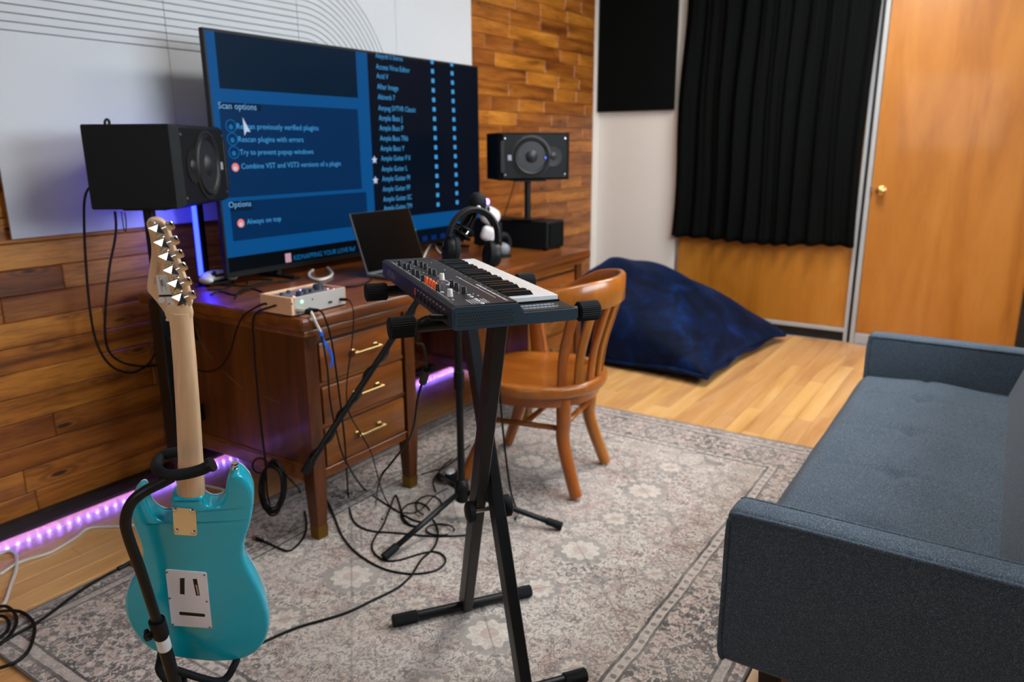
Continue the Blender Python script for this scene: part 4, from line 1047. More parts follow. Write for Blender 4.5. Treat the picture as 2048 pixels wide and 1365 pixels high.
for y0, y1 in ((-0.004, 0.0), (KL, KL+0.004)):
    mb = MB(); mb.v = [Vector((x, y, z)) for y in (y0, y1) for x, z in prof]; mb.f = [tuple(range(n))[::-1], tuple(range(n, 2*n))]+[(i, (i+1) % n, n+(i+1) % n, n+i) for i in range(n)]
    ep = kb(mb, 'end_panel', 'synth_side')
    if y0 < 0:
        mb = MB(); mb.prism([(0.004, 0.0055), (XS-0.000, 0.0055), (XS-0.012, 0.031), (0.004, 0.033)], (0, -0.0041, 0), (1, 0, 0), (0, 0, 1), 0.0006); gr = kb(mb, 'grille_field', 'synth_side', None, ep)
        mb = MB()
        for r in range(5):
            for c in range(21):
                x = 0.009+c*0.0051+(r % 2)*0.0025; z = 0.0085+r*0.0053
                if x < XS-0.004-(z-0.0055)*0.45: mb.lathe([(0.0016, 0), (0.0016, 0.0003)], (x, -0.0047, z), (0, -1, 0), 6)
        tag(kb(mb, 'vent_holes', 'kick_black', None, ep), kind='stuff')
tp = kb(MB().box2((0.007, 0.003, ZT-0.001), (XS-0.001, KL-0.003, ZT+0.0006)), 'top_panel', 'synth_top')
kb(MB().box2((0.135, 0.004, ZL-0.001), (KW-0.008, 0.066, ZL+0.0008)), 'touch_panel', 'synth_top')
for i, x in enumerate((0.150, 0.166)):
    kb(MB().box2((0.139, 0.018+i*0.020, ZL+0.0006), (0.205, 0.030+i*0.020, ZL+0.0016), 0.0004), 'touch_strip', 'strip_slate')
# keys: 22 naturals, 15 sharps
kb(MB().box2((XS+0.002, 0.070, ZL), (KW-0.004, KL-0.012, ZL+0.004)), 'key_bed', 'key_black')
kw = (KL-0.012-0.072)/22
for i in range(22):
    y0 = 0.072+i*kw
    kb(MB().box2((XS+0.004, y0+0.0005, ZL+0.003), (KW-0.006, y0+kw-0.0005, ZL+0.0125), 0.0009), 'white_key', 'key_white')
for i in range(21):
    if i % 7 in (0, 1, 3, 4, 5):
        yc = 0.072+(i+1)*kw
        mb = MB(); x0, x1 = XS+0.004, XS+0.066; w = 0.0062
        mb.v = [Vector(p) for p in ((x0, yc-w, ZL+0.0122), (x1, yc-w, ZL+0.0122), (x1, yc+w, ZL+0.0122), (x0, yc+w, ZL+0.0122), (x0, yc-w*0.8, ZL+0.021), (x1-0.006, yc-w*0.8, ZL+0.0205), (x1-0.006, yc+w*0.8, ZL+0.0205), (x0, yc+w*0.8, ZL+0.021))]
        mb.f = [(3, 2, 1, 0), (4, 5, 6, 7)]+[(k, (k+1) % 4, 4+(k+1) % 4, 4+k) for k in range(4)]
        kb(mb, 'black_key', 'key_black')
def kl(u, v, z=KZ+ZT):
    p = onz(u, v, z)-K0; q = KR.transposed() @ p; return q.x, q.y
def knob(u, v, mt, r=0.0052, h=0.0135, nm='knob'):
    x, y = kl(u, v)
    if not (0.008 < x < XS-0.006): x = min(max(x, 0.010), XS-0.008)
    k = kb(MB().lathe([(r*1.05, 0), (r*1.05, 0.001), (r, 0.002), (r*0.86, h-0.0008), (r*0.74, h)], (x, y, ZT+0.0006), (0, 0, 1), 16), nm, mt, 40)
    if 'black' in mt: kb(MB().box((x-r*0.45, y, ZT+0.0006+h), (r*0.8, 0.0011, 0.0006)), 'pointer', 'print_white', None, k)
for u, v in ((811, 539), (819, 541), (828, 551), (837, 554), (844, 536), (852, 539), (861, 549), (870, 552), (847, 564), (877, 583), (905, 575), (914, 580), (929, 588), (822, 533), (833, 531), (800, 533)): knob(u, v, 'knob_black')
for u, v in ((884, 561), (900, 594)): knob(u, v, 'knob_white', 0.0056, 0.014)
for u, v in ((853, 567), (859.5, 571), (865.5, 575), (870.8, 579)): knob(u, v, 'knob_orange', 0.0045, 0.013)
for u, v in ((937.6, 591.5), (943, 595.3), (951, 600), (956, 603.5), (965, 608.5), (895, 571), (900, 569), (884, 586)):
    x, y = kl(u, v); kb(MB().lathe([(0.0038, 0), (0.0034, 0.0016)], (min(x, XS-0.007), y, ZT+0.0006), (0, 0, 1), 14), 'round_button', 'print_white', 40)
mb = MB()
for i in range(7): mb.box2((0.040+i*0.0052, 0.012, ZT+0.0006), (0.0415+i*0.0052, 0.050, ZT+0.0009))
for i in range(16): mb.box((0.114, 0.05+i*0.034, ZT+0.0007), (0.002, 0.002, 0.0004))
for x0, y0, y1 in ((0.013, 0.06, 0.56), (0.062, 0.20, 0.56), (0.096, 0.05, 0.30)): mb.box2((x0, y0, ZT+0.0006), (x0+0.0012, y1, ZT+0.0009))
for i in range(26): mb.box((0.020+0.05*((i*37) % 3)/2+0.028*((i*17) % 2), 0.06+i*0.0195, ZT+0.0007), (0.0022, 0.007, 0.0004))
for i in range(20): mb.box((0.107, 0.018+i*0.009, ZT+0.0007), (0.004, 0.0035+0.002*(i % 3), 0.0004))
tag(kb(mb, 'printed_markings', 'print_white', None, tp), kind='stuff')
mb = MB()
for i in range(9): mb.box((0.147+i*0.0075, 0.024, ZL+0.0018), (0.0022, 0.006, 0.0004)); mb.box((0.147+i*0.0075, 0.044, ZL+0.0018), (0.0022, 0.006, 0.0004))
tag(kb(mb, 'strip_markings', 'print_white'), kind='stuff')
# rear sockets and maker's name on the rear face (local x = 0)
for i, y in enumerate((0.06, 0.085, 0.11, 0.135, 0.16, 0.19, 0.22, 0.25)):
    kb(MB().lathe([(0.0055, 0), (0.0055, 0.0015), (0.0035, 0.0015), (0.0035, 0.0005)], (-0.0003, y, 0.016), (-1, 0, 0), 14), 'socket', 'kick_black')
mb = MB()
for i in range(10): mb.box((-0.0002, 0.05+i*0.024, 0.028), (0.0005, 0.010, 0.0022))
kb(mb, 'socket_names', 'print_tan')
kb(MB().box((-0.0003, 0.268, 0.020), (0.0008, 0.006, 0.010)), 'orange_mark', 'knob_orange')
mb = MB(); put_text(mb, 'ARTURIA', (-0.0004, 0.545, 0.013), (0, -1, 0), (0, 0, 1), 0.085, 1.1); kb(mb, 'maker_name', 'print_grey')
for x in (0.03, 0.20):
    for y in (0.04, 0.54): kb(MB().cyl((x, y, -0.0042), (x, y, 0.001), 0.008, 14), 'rubber_foot', 'rubber')

AZ = KZ-0.0045-0.0125
aNL, aNR, aFL, aFR = onz(805, 657, AZ), onz(1170, 620, AZ), onz(753, 586, AZ), onz(1046, 562, AZ)
wdir = KR @ Vector((1, 0, 0)); ldir = KR @ Vector((0, 1, 0))
def arm_line(a, b):
    c = (a+b)/2; h = (b-a).length/2; return c-wdir*h, c+wdir*h
na, nb = arm_line(aNL, aNR); fa, fb = arm_line(aFL, aFR)
f1L, f1R = onz(800, 1238, RZ+0.018), onz(1055, 1185, RZ+0.018)
f1a, f1b = arm_line(f1L, f1R)
f2b = onz(1163, 1352, RZ+0.018); f2a = f2b-wdir*0.30
ks = thing('keyboard_stand', 'black single x-brace keyboard stand with ribbed end caps', 'keyboard stand', ((f1a+f2b)/2).xy.to_3d())
def ribcap(a, b, r, par, nm='end_cap'):
    mb = MB(); a, b = Vector(a), Vector(b); ax = (b-a).normalized(); L = (b-a).length; u = ax.orthogonal().normalized(); w = ax.cross(u)
    seg = 56; prof = [(0.0, r*0.86, 0), (0.003, r, 0), (L-0.003, r, 0), (L, r*0.9, 0)]
    for h, rr, _ in prof:
        for k in range(seg):
            q = rr*(1.0 if k % 2 else 0.93); t = 2*math.pi*k/seg; mb.v.append(a+ax*h+(u*math.cos(t)+w*math.sin(t))*q)
    for i in range(3):
        for k in range(seg): mb.f.append((i*seg+k, i*seg+(k+1) % seg, (i+1)*seg+(k+1) % seg, (i+1)*seg+k))
    mb.f.append(tuple(range(seg))[::-1]); mb.f.append(tuple(3*seg+k for k in range(seg)))
    return mb.build(nm, 'rubber', par)
for a, b in ((na, nb), (fa, fb)):
    ar = MB().cyl(a, b, 0.0125, 18).build('support_arm', 'black_metal', ks, smooth=40)
    ribcap(a-wdir*0.024, a+wdir*0.026, 0.0205, ar); ribcap(b-wdir*0.022, b+wdir*0.024, 0.0205, ar)
for a, b in ((f1a, f1b), (f2a, f2b)):
    ft = MB().cyl(a, b, 0.0135, 18).build('foot_bar', 'black_metal', ks, smooth=40)
    ribcap(a-wdir*0.022, a+wdir*0.048, 0.0175, ft); ribcap(b-wdir*0.048, b+wdir*0.012, 0.0175, ft)
def leg(top, bot, off):
    top, bot = Vector(top)+wdir*off, Vector(bot)+wdir*off; d = (bot-top).normalized(); e = wdir; g = d.cross(e)
    Rm = Matrix((e, g, d)).transposed()
    return MB().box((top+bot)/2, (0.028, 0.048, (bot-top).length), 0.003, Rm).build('cross_leg', 'black_metal', ks)
cA, cB = (na+nb)/2, (fa+fb)/2; bA, bB = (f1a+f1b)/2, (f2a+f2b)/2
cB = onz(932, 575, AZ); cB = fa+wdir*(cB-fa).dot(wdir)
lA = leg(cA, bA, 0.0); lB = leg(cB, bB, 0.0)
piv = (cA+bA)/2*0.5+(cB+bB)/2*0.5
# pivot knobs on both sides
t = 0.56; pv = (cA+(bA-cA)*t+cB+(bB-cB)*t)/2
MB().lathe([(0.006, 0), (0.006, 0.006), (0.024, 0.008), (0.027, 0.012), (0.027, 0.026), (0.020, 0.031)], pv+wdir*0.030, wdir, 28).build('locking_knob', 'rubber', ks, smooth=40)
MB().lathe([(0.006, 0), (0.006, 0.004), (0.026, 0.006), (0.027, 0.018), (0.020, 0.023)], pv-wdir*0.030, -wdir, 28).build('locking_knob', 'rubber', ks, smooth=40)
MB().cyl(pv-wdir*0.042, pv+wdir*0.022, 0.006, 12).build('pivot_bolt', 'steel', ks, smooth=40)

# ================================================================== BANKER'S ARMCHAIR
CHX, CHY = 2.445, 1.43
ch = thing('armchair', 'wooden slat-back armchair drawn up to the desk', 'chair', (CHX, CHY, RZ))
def sweep(pts, secs, ups=None):
    """rectangular section (w along side, h along up) swept along pts, rounded by an octagon"""
    mb = MB(); n = len(pts); S = 8
    for i, p in enumerate(pts):
        t = (pts[min(i+1, n-1)]-pts[max(i-1, 0)]).normalized(); up = ups[i] if ups else Vector((0, 0, 1)); side = t.cross(up).normalized(); up = side.cross(t).normalized()
        w, h = secs[i]; a, b = w/2, h/2; ka, kb_ = a-min(a, b)*0.55, b-min(a, b)*0.55
        for x, y in ((-a, -kb_), (-ka, -b), (ka, -b), (a, -kb_), (a, kb_), (ka, b), (-ka, b), (-a, kb_)): mb.v.append(p+side*x+up*y)
    for i in range(n-1):
        for k in range(S): mb.f.append((i*S+k, i*S+(k+1) % S, (i+1)*S+(k+1) % S, (i+1)*S+k))
    mb.f.append(tuple(range(S))[::-1]); mb.f.append(tuple((n-1)*S+k for k in range(S)))
    return mb
# seat: rounded back, straighter front, dished
SZ = 0.450
def seat_r(a):
    c, s_ = math.cos(a), math.sin(a)
    ex = 2.6 if s_ > 0 else 2.1
    return 1.0/((abs(c)/0.262)**ex+(abs(s_)/0.255)**ex)**(1/ex)
mb = MB(); N = 48; RR = [0.0, 0.35, 0.6, 0.8, 0.92, 0.98, 1.0, 1.0, 0.975, 0.90]
def seat_z(f): return SZ-0.016*max(0, 1-(f/0.85)**2) if f < 0.85 else SZ
zs = [seat_z(f) for f in RR[:5]]+[SZ-0.003, SZ-0.012, SZ-0.034, SZ-0.045, SZ-0.047]
for f, z in zip(RR, zs):
    for k in range(N):
        a = 2*math.pi*k/N; r = seat_r(a)*max(f, 0.001); mb.v.append(Vector((CHX+r*math.cos(a), CHY+r*math.sin(a), z)))
for i in range(len(RR)-1):
    for k in range(N): mb.f.append((i*N+k, i*N+(k+1) % N, (i+1)*N+(k+1) % N, (i+1)*N+k))
mb.f.append(tuple((len(RR)-1)*N+k for k in range(N)))
mb.build('seat', 'chair_wood', ch, smooth=60)
mb = MB()
for z, k_ in ((SZ-0.047, 0.90), (SZ-0.085, 0.88)):
    for k in range(N):
        a = 2*math.pi*k/N; r = seat_r(a)*k_; mb.v.append(Vector((CHX+r*math.cos(a), CHY+r*math.sin(a), z)))
mb.f = [tuple(range(N))[::-1], tuple(range(N, 2*N))]+[(k, (k+1) % N, N+(k+1) % N, N+k) for k in range(N)]
mb.build('seat_apron', 'chair_wood', ch, smooth=60)
# crest rail flowing into the arms
rp_ = [(2.672, 1.650, 0.690), (2.700, 1.560, 0.694), (2.708, 1.465, 0.702), (2.706, 1.375, 0.728), (2.680, 1.275, 0.764), (2.620, 1.190, 0.780), (2.535, 1.140, 0.785), (2.445, 1.125, 0.786)]
rp_ = rp_+[(2*CHX-x, y, z) for x, y, z in rp_[-2::-1]]
rs_ = [(0.060, 0.026), (0.064, 0.028), (0.054, 0.036), (0.034, 0.066), (0.026, 0.094), (0.024, 0.102), (0.024, 0.104), (0.024, 0.104)]
rs_ = rs_+rs_[-2::-1]
P3 = smoothpath([(*p,) for p in rp_], 4); S3 = smoothpath([(a, b, 0) for a, b in rs_], 4)
sweep(P3, [(s.x, s.y) for s in S3]).build('crest_rail', 'chair_wood', ch, smooth=60)
for i in range(7):
    a = math.radians(-90+(i-3)*16.5); r = seat_r(a)*0.90
    b = Vector((CHX+r*math.cos(a), CHY+r*math.sin(a), SZ-0.006))
    at = math.radians(-90+(i-3)*16.5); tp_ = Vector((2.445+0.266*math.cos(at), 1.402+0.272*math.sin(at), 0.752-0.004*abs(i-3)))
    pts = smoothpath([b, b+(tp_-b)*0.35+Vector((0, 0.012, 0)), b+(tp_-b)*0.7+Vector((0, 0.008, 0)), tp_], 4)
    out = Vector((math.cos(a), math.sin(a), 0))
    sweep(pts, [(0.038, 0.016)]*len(pts), [out]*len(pts)).build('back_slat', 'chair_wood', ch, smooth=60)
for sx in (-1, 1):
    pts = smoothpath([(CHX+sx*0.236, 1.53, SZ-0.02), (CHX+sx*0.250, 1.55, 0.53), (CHX+sx*0.254, 1.565, 0.61), (CHX+sx*0.255, 1.575, 0.685)], 4)
    sweep(pts, [(0.030, 0.075-0.03*k/len(pts)) for k in range(len(pts))], [Vector((0, 1, 0))]*len(pts)).build('arm_support', 'chair_wood', ch, smooth=60)
LG = {}
for sx in (-1, 1):
    for sy_ in (-1, 1):
        top = Vector((CHX+sx*0.150, CHY+sy_*0.150, SZ-0.05))
        fx, fy = (CHX+sx*0.180, CHY-0.215) if sy_ < 0 else (CHX+sx*0.215, CHY+0.245)
        ft = Vector((fx, fy, RZ+0.012)); md = top+(ft-top)*0.5+Vector((-sx*0.012, -sy_*0.030, 0))
        pts = smoothpath([top, top+(md-top)*0.5, md, ft], 5)
        LG[(sx, sy_)] = pts
        sweep(pts, [(0.056-0.014*k/len(pts), 0.052-0.010*k/len(pts)) for k in range(len(pts))], [Vector((0, 1, 0))]*len(pts)).build('leg', 'chair_wood', ch, smooth=60)
def lp(key, f): P = LG[key]; return P[int(f*(len(P)-1))]
for a, b in (((-1, -1), (-1, 1)), ((1, -1), (1, 1))): MB().tube([lp(a, 0.5), lp(b, 0.5)], 0.011, 12).build('stretcher', 'chair_wood', ch, smooth=True)
MB().tube([(lp((-1, -1), .5)+lp((-1, 1), .5))/2, (lp((1, -1), .5)+lp((1, 1), .5))/2], 0.011, 12).build('stretcher', 'chair_wood', ch, smooth=True)
MB().tube([lp((-1, -1), 0.45), lp((1, -1), 0.45)], 0.012, 12).build('stretcher', 'chair_wood', ch, smooth=True)

ch.rotation_euler = (0, 0, math.radians(9)); ch.location = (CHX-0.025, CHY+0.027, RZ)

# ================================================================== SOFA
FX0, FX1 = 1.405, 3.235; FYF, FYB = 0.405, -0.33; AZT = 0.572; AT = 0.088
so = thing('sofa', 'blue grey tweed sofa with straight piped arms at the right', 'sofa', ((FX0+FX1)/2, 0.0, 0))
def arm(x0, x1):
    a = MB().box2((x0, FYB, 0.215), (x1, FYF, AZT), 0.022, 4).build('arm', 'sofa_tweed', so, smooth=60)
    for xp in (x0+0.004, x1-0.004):
        pts = smoothpath([(xp, FYB+0.03, AZT-0.008), (xp, 0.0, AZT-0.008), (xp, FYF-0.05, AZT-0.008), (xp, FYF-0.014, AZT-0.018), (xp, FYF-0.006, AZT-0.05), (xp, FYF-0.006, 0.40), (xp, FYF-0.006, 0.25), (xp, FYF-0.016, 0.222)], 6)
        MB().tube(pts, 0.0058, 8).build('piping', 'sofa_tweed', a, smooth=True)
arm(FX0, FX0+AT); arm(FX1-AT, FX1)
def seat():
    mb = MB(); x0, x1, y0, y1 = FX0+AT+0.002, FX1-AT-0.002, -0.12, FYF+0.012; NX_, NY_ = 120, 56; zb = 0.27
    seams = [0.170]; tx = [x0+(x1-x0)*k for k in (0.17, 0.39, 0.61, 0.83)]
    def hz(x, y):
        e = min(x-x0, x1-x, y1-y); z = 0.432-0.045*max(0, 1-e/0.055)**2.2
        d = abs(y-0.170-0.010*math.sin((x-x0)*5)); z -= 0.007*math.exp(-(d/0.012)**2)
        z += 0.008*math.cos((y-0.170)*11)-0.008
        for q in tx:
            r2 = (x-q)**2+(y-0.170)**2; z -= 0.016*math.exp(-r2/0.0012)
            z -= 0.0050*math.exp(-((x-q-0.10*(y-0.17)*math.sin(q*9))/0.010)**2)*math.exp(-abs(y-0.17)/0.12)
        z += 0.003*math.sin(x*13+y*7)*math.sin(y*17-x*5)
        return z
    for j in range(NY_+1):
        for i in range(NX_+1):
            x = x0+(x1-x0)*i/NX_; y = y0+(y1-y0)*j/NY_; mb.v.append(Vector((x, y, hz(x, y))))
    W = NX_+1
    for j in range(NY_):
        for i in range(NX_): a = j*W+i; mb.f.append((a, a+1, a+W+1, a+W))
    n = len(mb.v); rim = [i for i in range(W)]+[j*W+NX_ for j in range(1, NY_+1)]+[NY_*W+i for i in range(NX_-1, -1, -1)]+[j*W for j in range(NY_-1, 0, -1)]
    for i in rim: p = mb.v[i]; mb.v.append(Vector((p.x, p.y, zb)))
    m_ = len(rim)
    for k in range(m_): mb.f.append((rim[k], n+k, n+(k+1) % m_, rim[(k+1) % m_]))
    mb.f.append(tuple(n+k for k in range(m_)))
    return mb
seat().build('seat_cushion', 'sofa_tweed', so, smooth=60)
MB().box2((FX0+AT-0.01, FYB+0.05, 0.215), (FX1-AT+0.01, FYF-0.012, 0.275), 0.008, 2).build('seat_frame', 'sofa_tweed', so, smooth=60)
Rb = Matrix.Rotation(math.radians(17), 3, 'X')
bc = Vector(((FX0+FX1)/2, -0.215, 0.60))
MB().box(bc, (FX1-FX0-2*AT-0.006, 0.150, 0.50), 0.035, Rb, 4).build('backrest', 'sofa_tweed', so, smooth=60)
for lx in (FX0+0.20, FX1-0.20):
    for ly in (FYF-0.075, FYB+0.07):
        mb = MB(); a, b = 0.028, 0.019; z0 = 0.0 if ly < RY0 or True else RZ
        mb.v = [Vector((lx+sx*b, ly+sy_*b, z0)) for sx, sy_ in ((-1, -1), (1, -1), (1, 1), (-1, 1))]+[Vector((lx+sx*a, ly+sy_*a, 0.216)) for sx, sy_ in ((-1, -1), (1, -1), (1, 1), (-1, 1))]
        mb.f = [(3, 2, 1, 0), (4, 5, 6, 7)]+[(k, (k+1) % 4, 4+(k+1) % 4, 4+k) for k in range(4)]
        mb.build('leg', 'sofa_leg_wood', so)

# ================================================================== BEAN BAG
bg = thing('bean_bag', 'large navy velvet bean bag cushion slumped on the floor by the white wall', 'bean bag', (4.5, 1.9, 0))
def bag():
    mb = MB(); N = 64
    c = {'nr': Vector((3.88, 1.275)), 'fr': Vector((5.16, 1.17)), 'fl': Vector((5.18, 2.62)), 'nl': Vector((3.90, 2.64))}
    def plan(a, b):
        p = (c['nr']*(1-a)+c['fr']*a)*(1-b)+(c['nl']*(1-a)+c['fl']*a)*b
        # pinch the sides between the corners
        da = 0.055*math.sin(math.pi*b)*(1 if a < 0.5 else -1)*(abs(2*a-1)**2); db = 0.045*math.sin(math.pi*a)*(1 if b < 0.5 else -1)*(abs(2*b-1)**2)
        return p+Vector((da, db))
    def top(a, b):
        q = max(0.0, math.sin(math.pi*a))**0.36*max(0.0, math.sin(math.pi*min(1, b)))**0.50
        ridge = 0.31+0.215*(1-abs(b-0.70)/0.70)+0.03*(1-abs(a-0.55))
        w = 0.016*math.sin(9*a+5*b)*math.sin(7*b+2)+0.010*math.sin(21*a-13*b)+0.012*math.sin(30*b+6*math.sin(6*a))*math.exp(-((a-0.25)/0.2)**2)
        corner = 0.05*math.exp(-((a)**2+(b)**2)/0.02)
        return 0.055+q*(ridge+w)-0.02*corner
    def bot(a, b):
        q = max(0.0, math.sin(math.pi*a))**0.4*max(0.0, math.sin(math.pi*b))**0.4; return 0.055*(1-min(1, q*1.6))
    idx = {}
    for s_, fn in ((0, top), (1, bot)):
        for j in range(N+1):
            for i in range(N+1):
                a, b = i/N, j/N; edge = i in (0, N) or j in (0, N)
                if s_ == 1 and edge: idx[(1, i, j)] = idx[(0, i, j)]; continue
                p = plan(a, b); z = fn(a, b); k = len(mb.v)
                if edge: z = 0.052+0.012*math.sin(a*17+b*11)
                mb.v.append(Vector((p.x, p.y, max(z, 0.0)))); idx[(s_, i, j)] = k
    for s_ in (0, 1):
        for j in range(N):
            for i in range(N):
                q = (idx[(s_, i, j)], idx[(s_, i+1, j)], idx[(s_, i+1, j+1)], idx[(s_, i, j+1)]); mb.f.append(q if s_ == 0 else q[::-1])
    rim = [mb.v[idx[(0, i, 0)]] for i in range(N)]+[mb.v[idx[(0, N, j)]] for j in range(N)]+[mb.v[idx[(0, i, N)]] for i in range(N, 0, -1)]+[mb.v[idx[(0, 0, j)]] for j in range(N, 0, -1)]
    return mb, [p.copy() for p in rim]
mb, rim = bag(); mb.build('cushion', 'navy_velvet', bg, smooth=True)
MB().tube(rim, 0.011, 8, closed=True).build('seam_piping', 'navy_velvet', bg, smooth=True)

# ================================================================== MICROPHONE STAND, MICROPHONE, HEADPHONES
MH = Vector((1.92, 1.48, 0))
ms = thing('microphone_stand', 'black tripod microphone boom stand wrapped with cable beside the desk', 'microphone stand', MH)
hubz = 0.115
MB().lathe([(0.020, 0), (0.026, 0.01), (0.026, 0.055), (0.020, 0.075), (0.013, 0.08)], MH+Vector((0, 0, hubz-0.03)), (0, 0, 1), 20).build('hub', 'black_plastic', ms, smooth=40)
for u, v in ((775, 1112), (1115, 1053), (886, 968)):
    e = onz(u, v, RZ+0.014); d = (e-MH); d.z = 0; d = d.normalized()*0.345; e = MH+d+Vector((0, 0, RZ+0.018)); s0 = MH+d*0.05+Vector((0, 0, hubz+0.005))
    lg = MB().tube([s0, e], 0.0098, 12).build('leg', 'black_metal', ms, smooth=True)
    MB().tube([s0+(e-s0)*0.87, e+(e-s0).normalized()*0.012], [0.0135, 0.0145], 12).build('rubber_foot', 'rubber', lg, smooth=40)
MB().cyl(MH+Vector((0, 0, 0.08)), MH+Vector((0, 0, 0.885)), 0.0125, 16).build('pole', 'black_metal', ms, smooth=40)
MB().cyl(MH+Vector((0, 0, 0.50)), MH+Vector((0, 0, 0.56)), 0.018, 16).build('height_clutch', 'black_plastic', ms, smooth=40)
dc = Vector(MH+Vector((0, 0, 0.9))-Vector(CAMPOS)).dot(Vector(_f))
B0 = dep(608, 946, dc-0.02); BC = dep(853, 573, dc-0.02); B1 = dep(921, 470, dc+0.03)
MB().cyl(MH+Vector((0, 0, 0.86)), MH+Vector((0, 0, 0.92)), 0.019, 16).build('boom_clutch', 'black_plastic', ms, smooth=40)
MB().cyl(MH+Vector((0, 0, 0.895)), BC, 0.012, 14).build('clutch_pin', 'black_metal', ms, smooth=40)
Bm = dep(906, 495, dc+0.02)
bo = MB().cyl(B0, Bm, 0.0105, 14).build('boom_arm', 'black_metal', ms, smooth=40)
MB().cyl(Bm-(Bm-B0).normalized()*0.03, Bm+(Bm-B0).normalized()*0.012, 0.0145, 14).build('boom_collar', 'black_plastic', bo, smooth=40)
MB().cyl(Bm, B1, 0.006, 12).build('boom_extension', 'steel', bo, smooth=40)
MB().cyl(B0, B0+(Bm-B0)*0.05, 0.014, 14).build('boom_end', 'rubber', bo, smooth=40)
# microphone with shock mount
right = Vector(_r); upv = Vector((0, 0, 1)); fwd = Vector((_f[0], _f[1], 0)).normalized(); right = Vector((right.x, right.y, 0)).normalized()
mc = dep(955, 405, dc+0.04)
mi = thing('microphone', 'black microphone with round foam windshield at the end of the boom', 'microphone', B1)
ax = (mc-B1).normalized()
MB().cyl(B1-ax*0.02, mc, 0.020, 20).build('body', 'black_gloss', mi, smooth=40)
MB().ellipsoid(mc+ax*0.0, (0.030, 0.030, 0.034), 20, 14).build('foam_windshield', 'rubber', mi, smooth=True)
e1 = ax.orthogonal().normalized(); e2 = ax.cross(e1)
for off in (0.0, 0.022): MB().tube([B1+ax*off+(e1*math.cos(a)+e2*math.sin(a))*0.034 for a in [k*math.pi/14 for k in range(28)]], 0.004, 8, closed=True).build('shock_ring', 'black_plastic', mi, smooth=True)
for k in range(4):
    a = k*math.pi/2+0.4; MB().cyl(B1+(e1*math.cos(a)+e2*math.sin(a))*0.034, B1+ax*0.022+(e1*math.cos(a+0.6)+e2*math.sin(a+0.6))*0.020, 0.0012, 6).build('elastic', 'steel', mi)
MB().ellipsoid(dep(957, 415, dc+0.01), (0.008, 0.008, 0.006), 12, 8).build('badge', 'vr_white', mi, smooth=True)
hpn = thing('headphones', 'black over-ear headphones hanging from the microphone boom', 'headphones', dep(945, 500, dc+0.02))
hc_ = dep(946, 484, dc+0.01); D = (right*0.93+fwd*0.36).normalized(); tilt = -0.15
def hpp(x, z, y=0): return hc_+D*(x*math.cos(tilt)-z*math.sin(tilt))+upv*(x*math.sin(tilt)+z*math.cos(tilt))+D.cross(upv)*y
arc = [hpp(0.084*math.cos(a), 0.010+0.098*math.sin(a)) for a in [math.pi*(k/24) for k in range(25)]]
nb_ = D.cross(upv).normalized()
sweep(arc, [(0.012, 0.036)]*25, [nb_]*25).build('headband', 'laptop_black', hpn, smooth=60)
inner = [hpp(0.075*math.cos(a), 0.010+0.089*math.sin(a)) for a in [math.pi*(0.2+0.6*k/16) for k in range(17)]]
sweep(inner, [(0.010, 0.026)]*17, [nb_]*17).build('head_pad', 'rubber', hpn, smooth=60)
for s in (-1, 1):
    cc = hpp(s*0.074, -0.035); axs = (D*math.cos(tilt)+upv*math.sin(tilt))*s
    cup = MB().lathe([(0.020, 0.022), (0.036, 0.018), (0.042, 0.008), (0.042, -0.004), (0.040, -0.006)], cc, axs, 28).build('ear_cup', 'black_plastic', hpn, smooth=40)
    MB().lathe([(0.044, -0.006), (0.046, -0.012), (0.044, -0.022), (0.030, -0.026), (0.022, -0.020)], cc, axs, 28).build('ear_pad', 'rubber', cup, smooth=40)
    MB().tube(smoothpath([hpp(s*0.086, 0.012), hpp(s*0.092, -0.002), hpp(s*0.098, -0.02, 0.0), hpp(s*0.098, -0.035)], 4), 0.005, 8).build('yoke', 'black_gloss', hpn, smooth=True)

# VR headset on a display foot behind the headphones
vp = onz(1005, 514, DT)
vr = thing('vr_headset', 'white and black virtual reality headset with violet light behind the headphones', 'headset', vp)
def vq(u, v, d=0.0): return dep(u, v, Vector(vp-Vector(CAMPOS)).dot(Vector(_f))+d)
Rv = Matrix((right, fwd, upv)).transposed()
MB().box(vq(980, 432, 0.02), (0.100, 0.085, 0.085), 0.040, Rv @ Matrix.Rotation(0.5, 3, 'Y'), 5).build('visor', 'vr_white', vr, smooth=True)
MB().ellipsoid(vq(968, 420, -0.015), (0.030, 0.030, 0.030), 16, 12, Rv).build('visor_front', 'black_gloss', vr, smooth=True)
MB().ellipsoid(vq(974, 404, 0.00), (0.013, 0.013, 0.016), 12, 8, Rv).build('tracking_light', 'led_violet', vr, smooth=True)
MB().box(vq(977, 468, -0.01), (0.070, 0.070, 0.068), 0.022, Rv @ Matrix.Rotation(0.35, 3, 'Y'), 4).build('face_shell', 'vr_white', vr, smooth=True)
ctr = vq(1005, 490, 0.02); axv = (right*0.8-fwd*0.6).normalized(); a1 = upv; a2 = axv.cross(a1).normalized()
MB().tube([ctr+(a1*math.cos(t)*0.046+a2*math.sin(t)*0.050) for t in [k*math.pi/16 for k in range(32)]], 0.015, 10, closed=True).build('head_strap', 'rubber', vr, smooth=True)
MB().ellipsoid(vq(1003, 499, 0.02), (0.042, 0.036, 0.034), 18, 12, Rv).build('rear_pad', 'vr_grey', vr, smooth=True)
MB().lathe([(0.06, 0), (0.06, 0.006), (0.02, 0.012), (0.016, 0.06), (0.016, 0.16)], vp+Vector((0.0, 0.02, 0)), (0, 0, 1), 24).build('display_foot', 'black_plastic', vr, smooth=40)

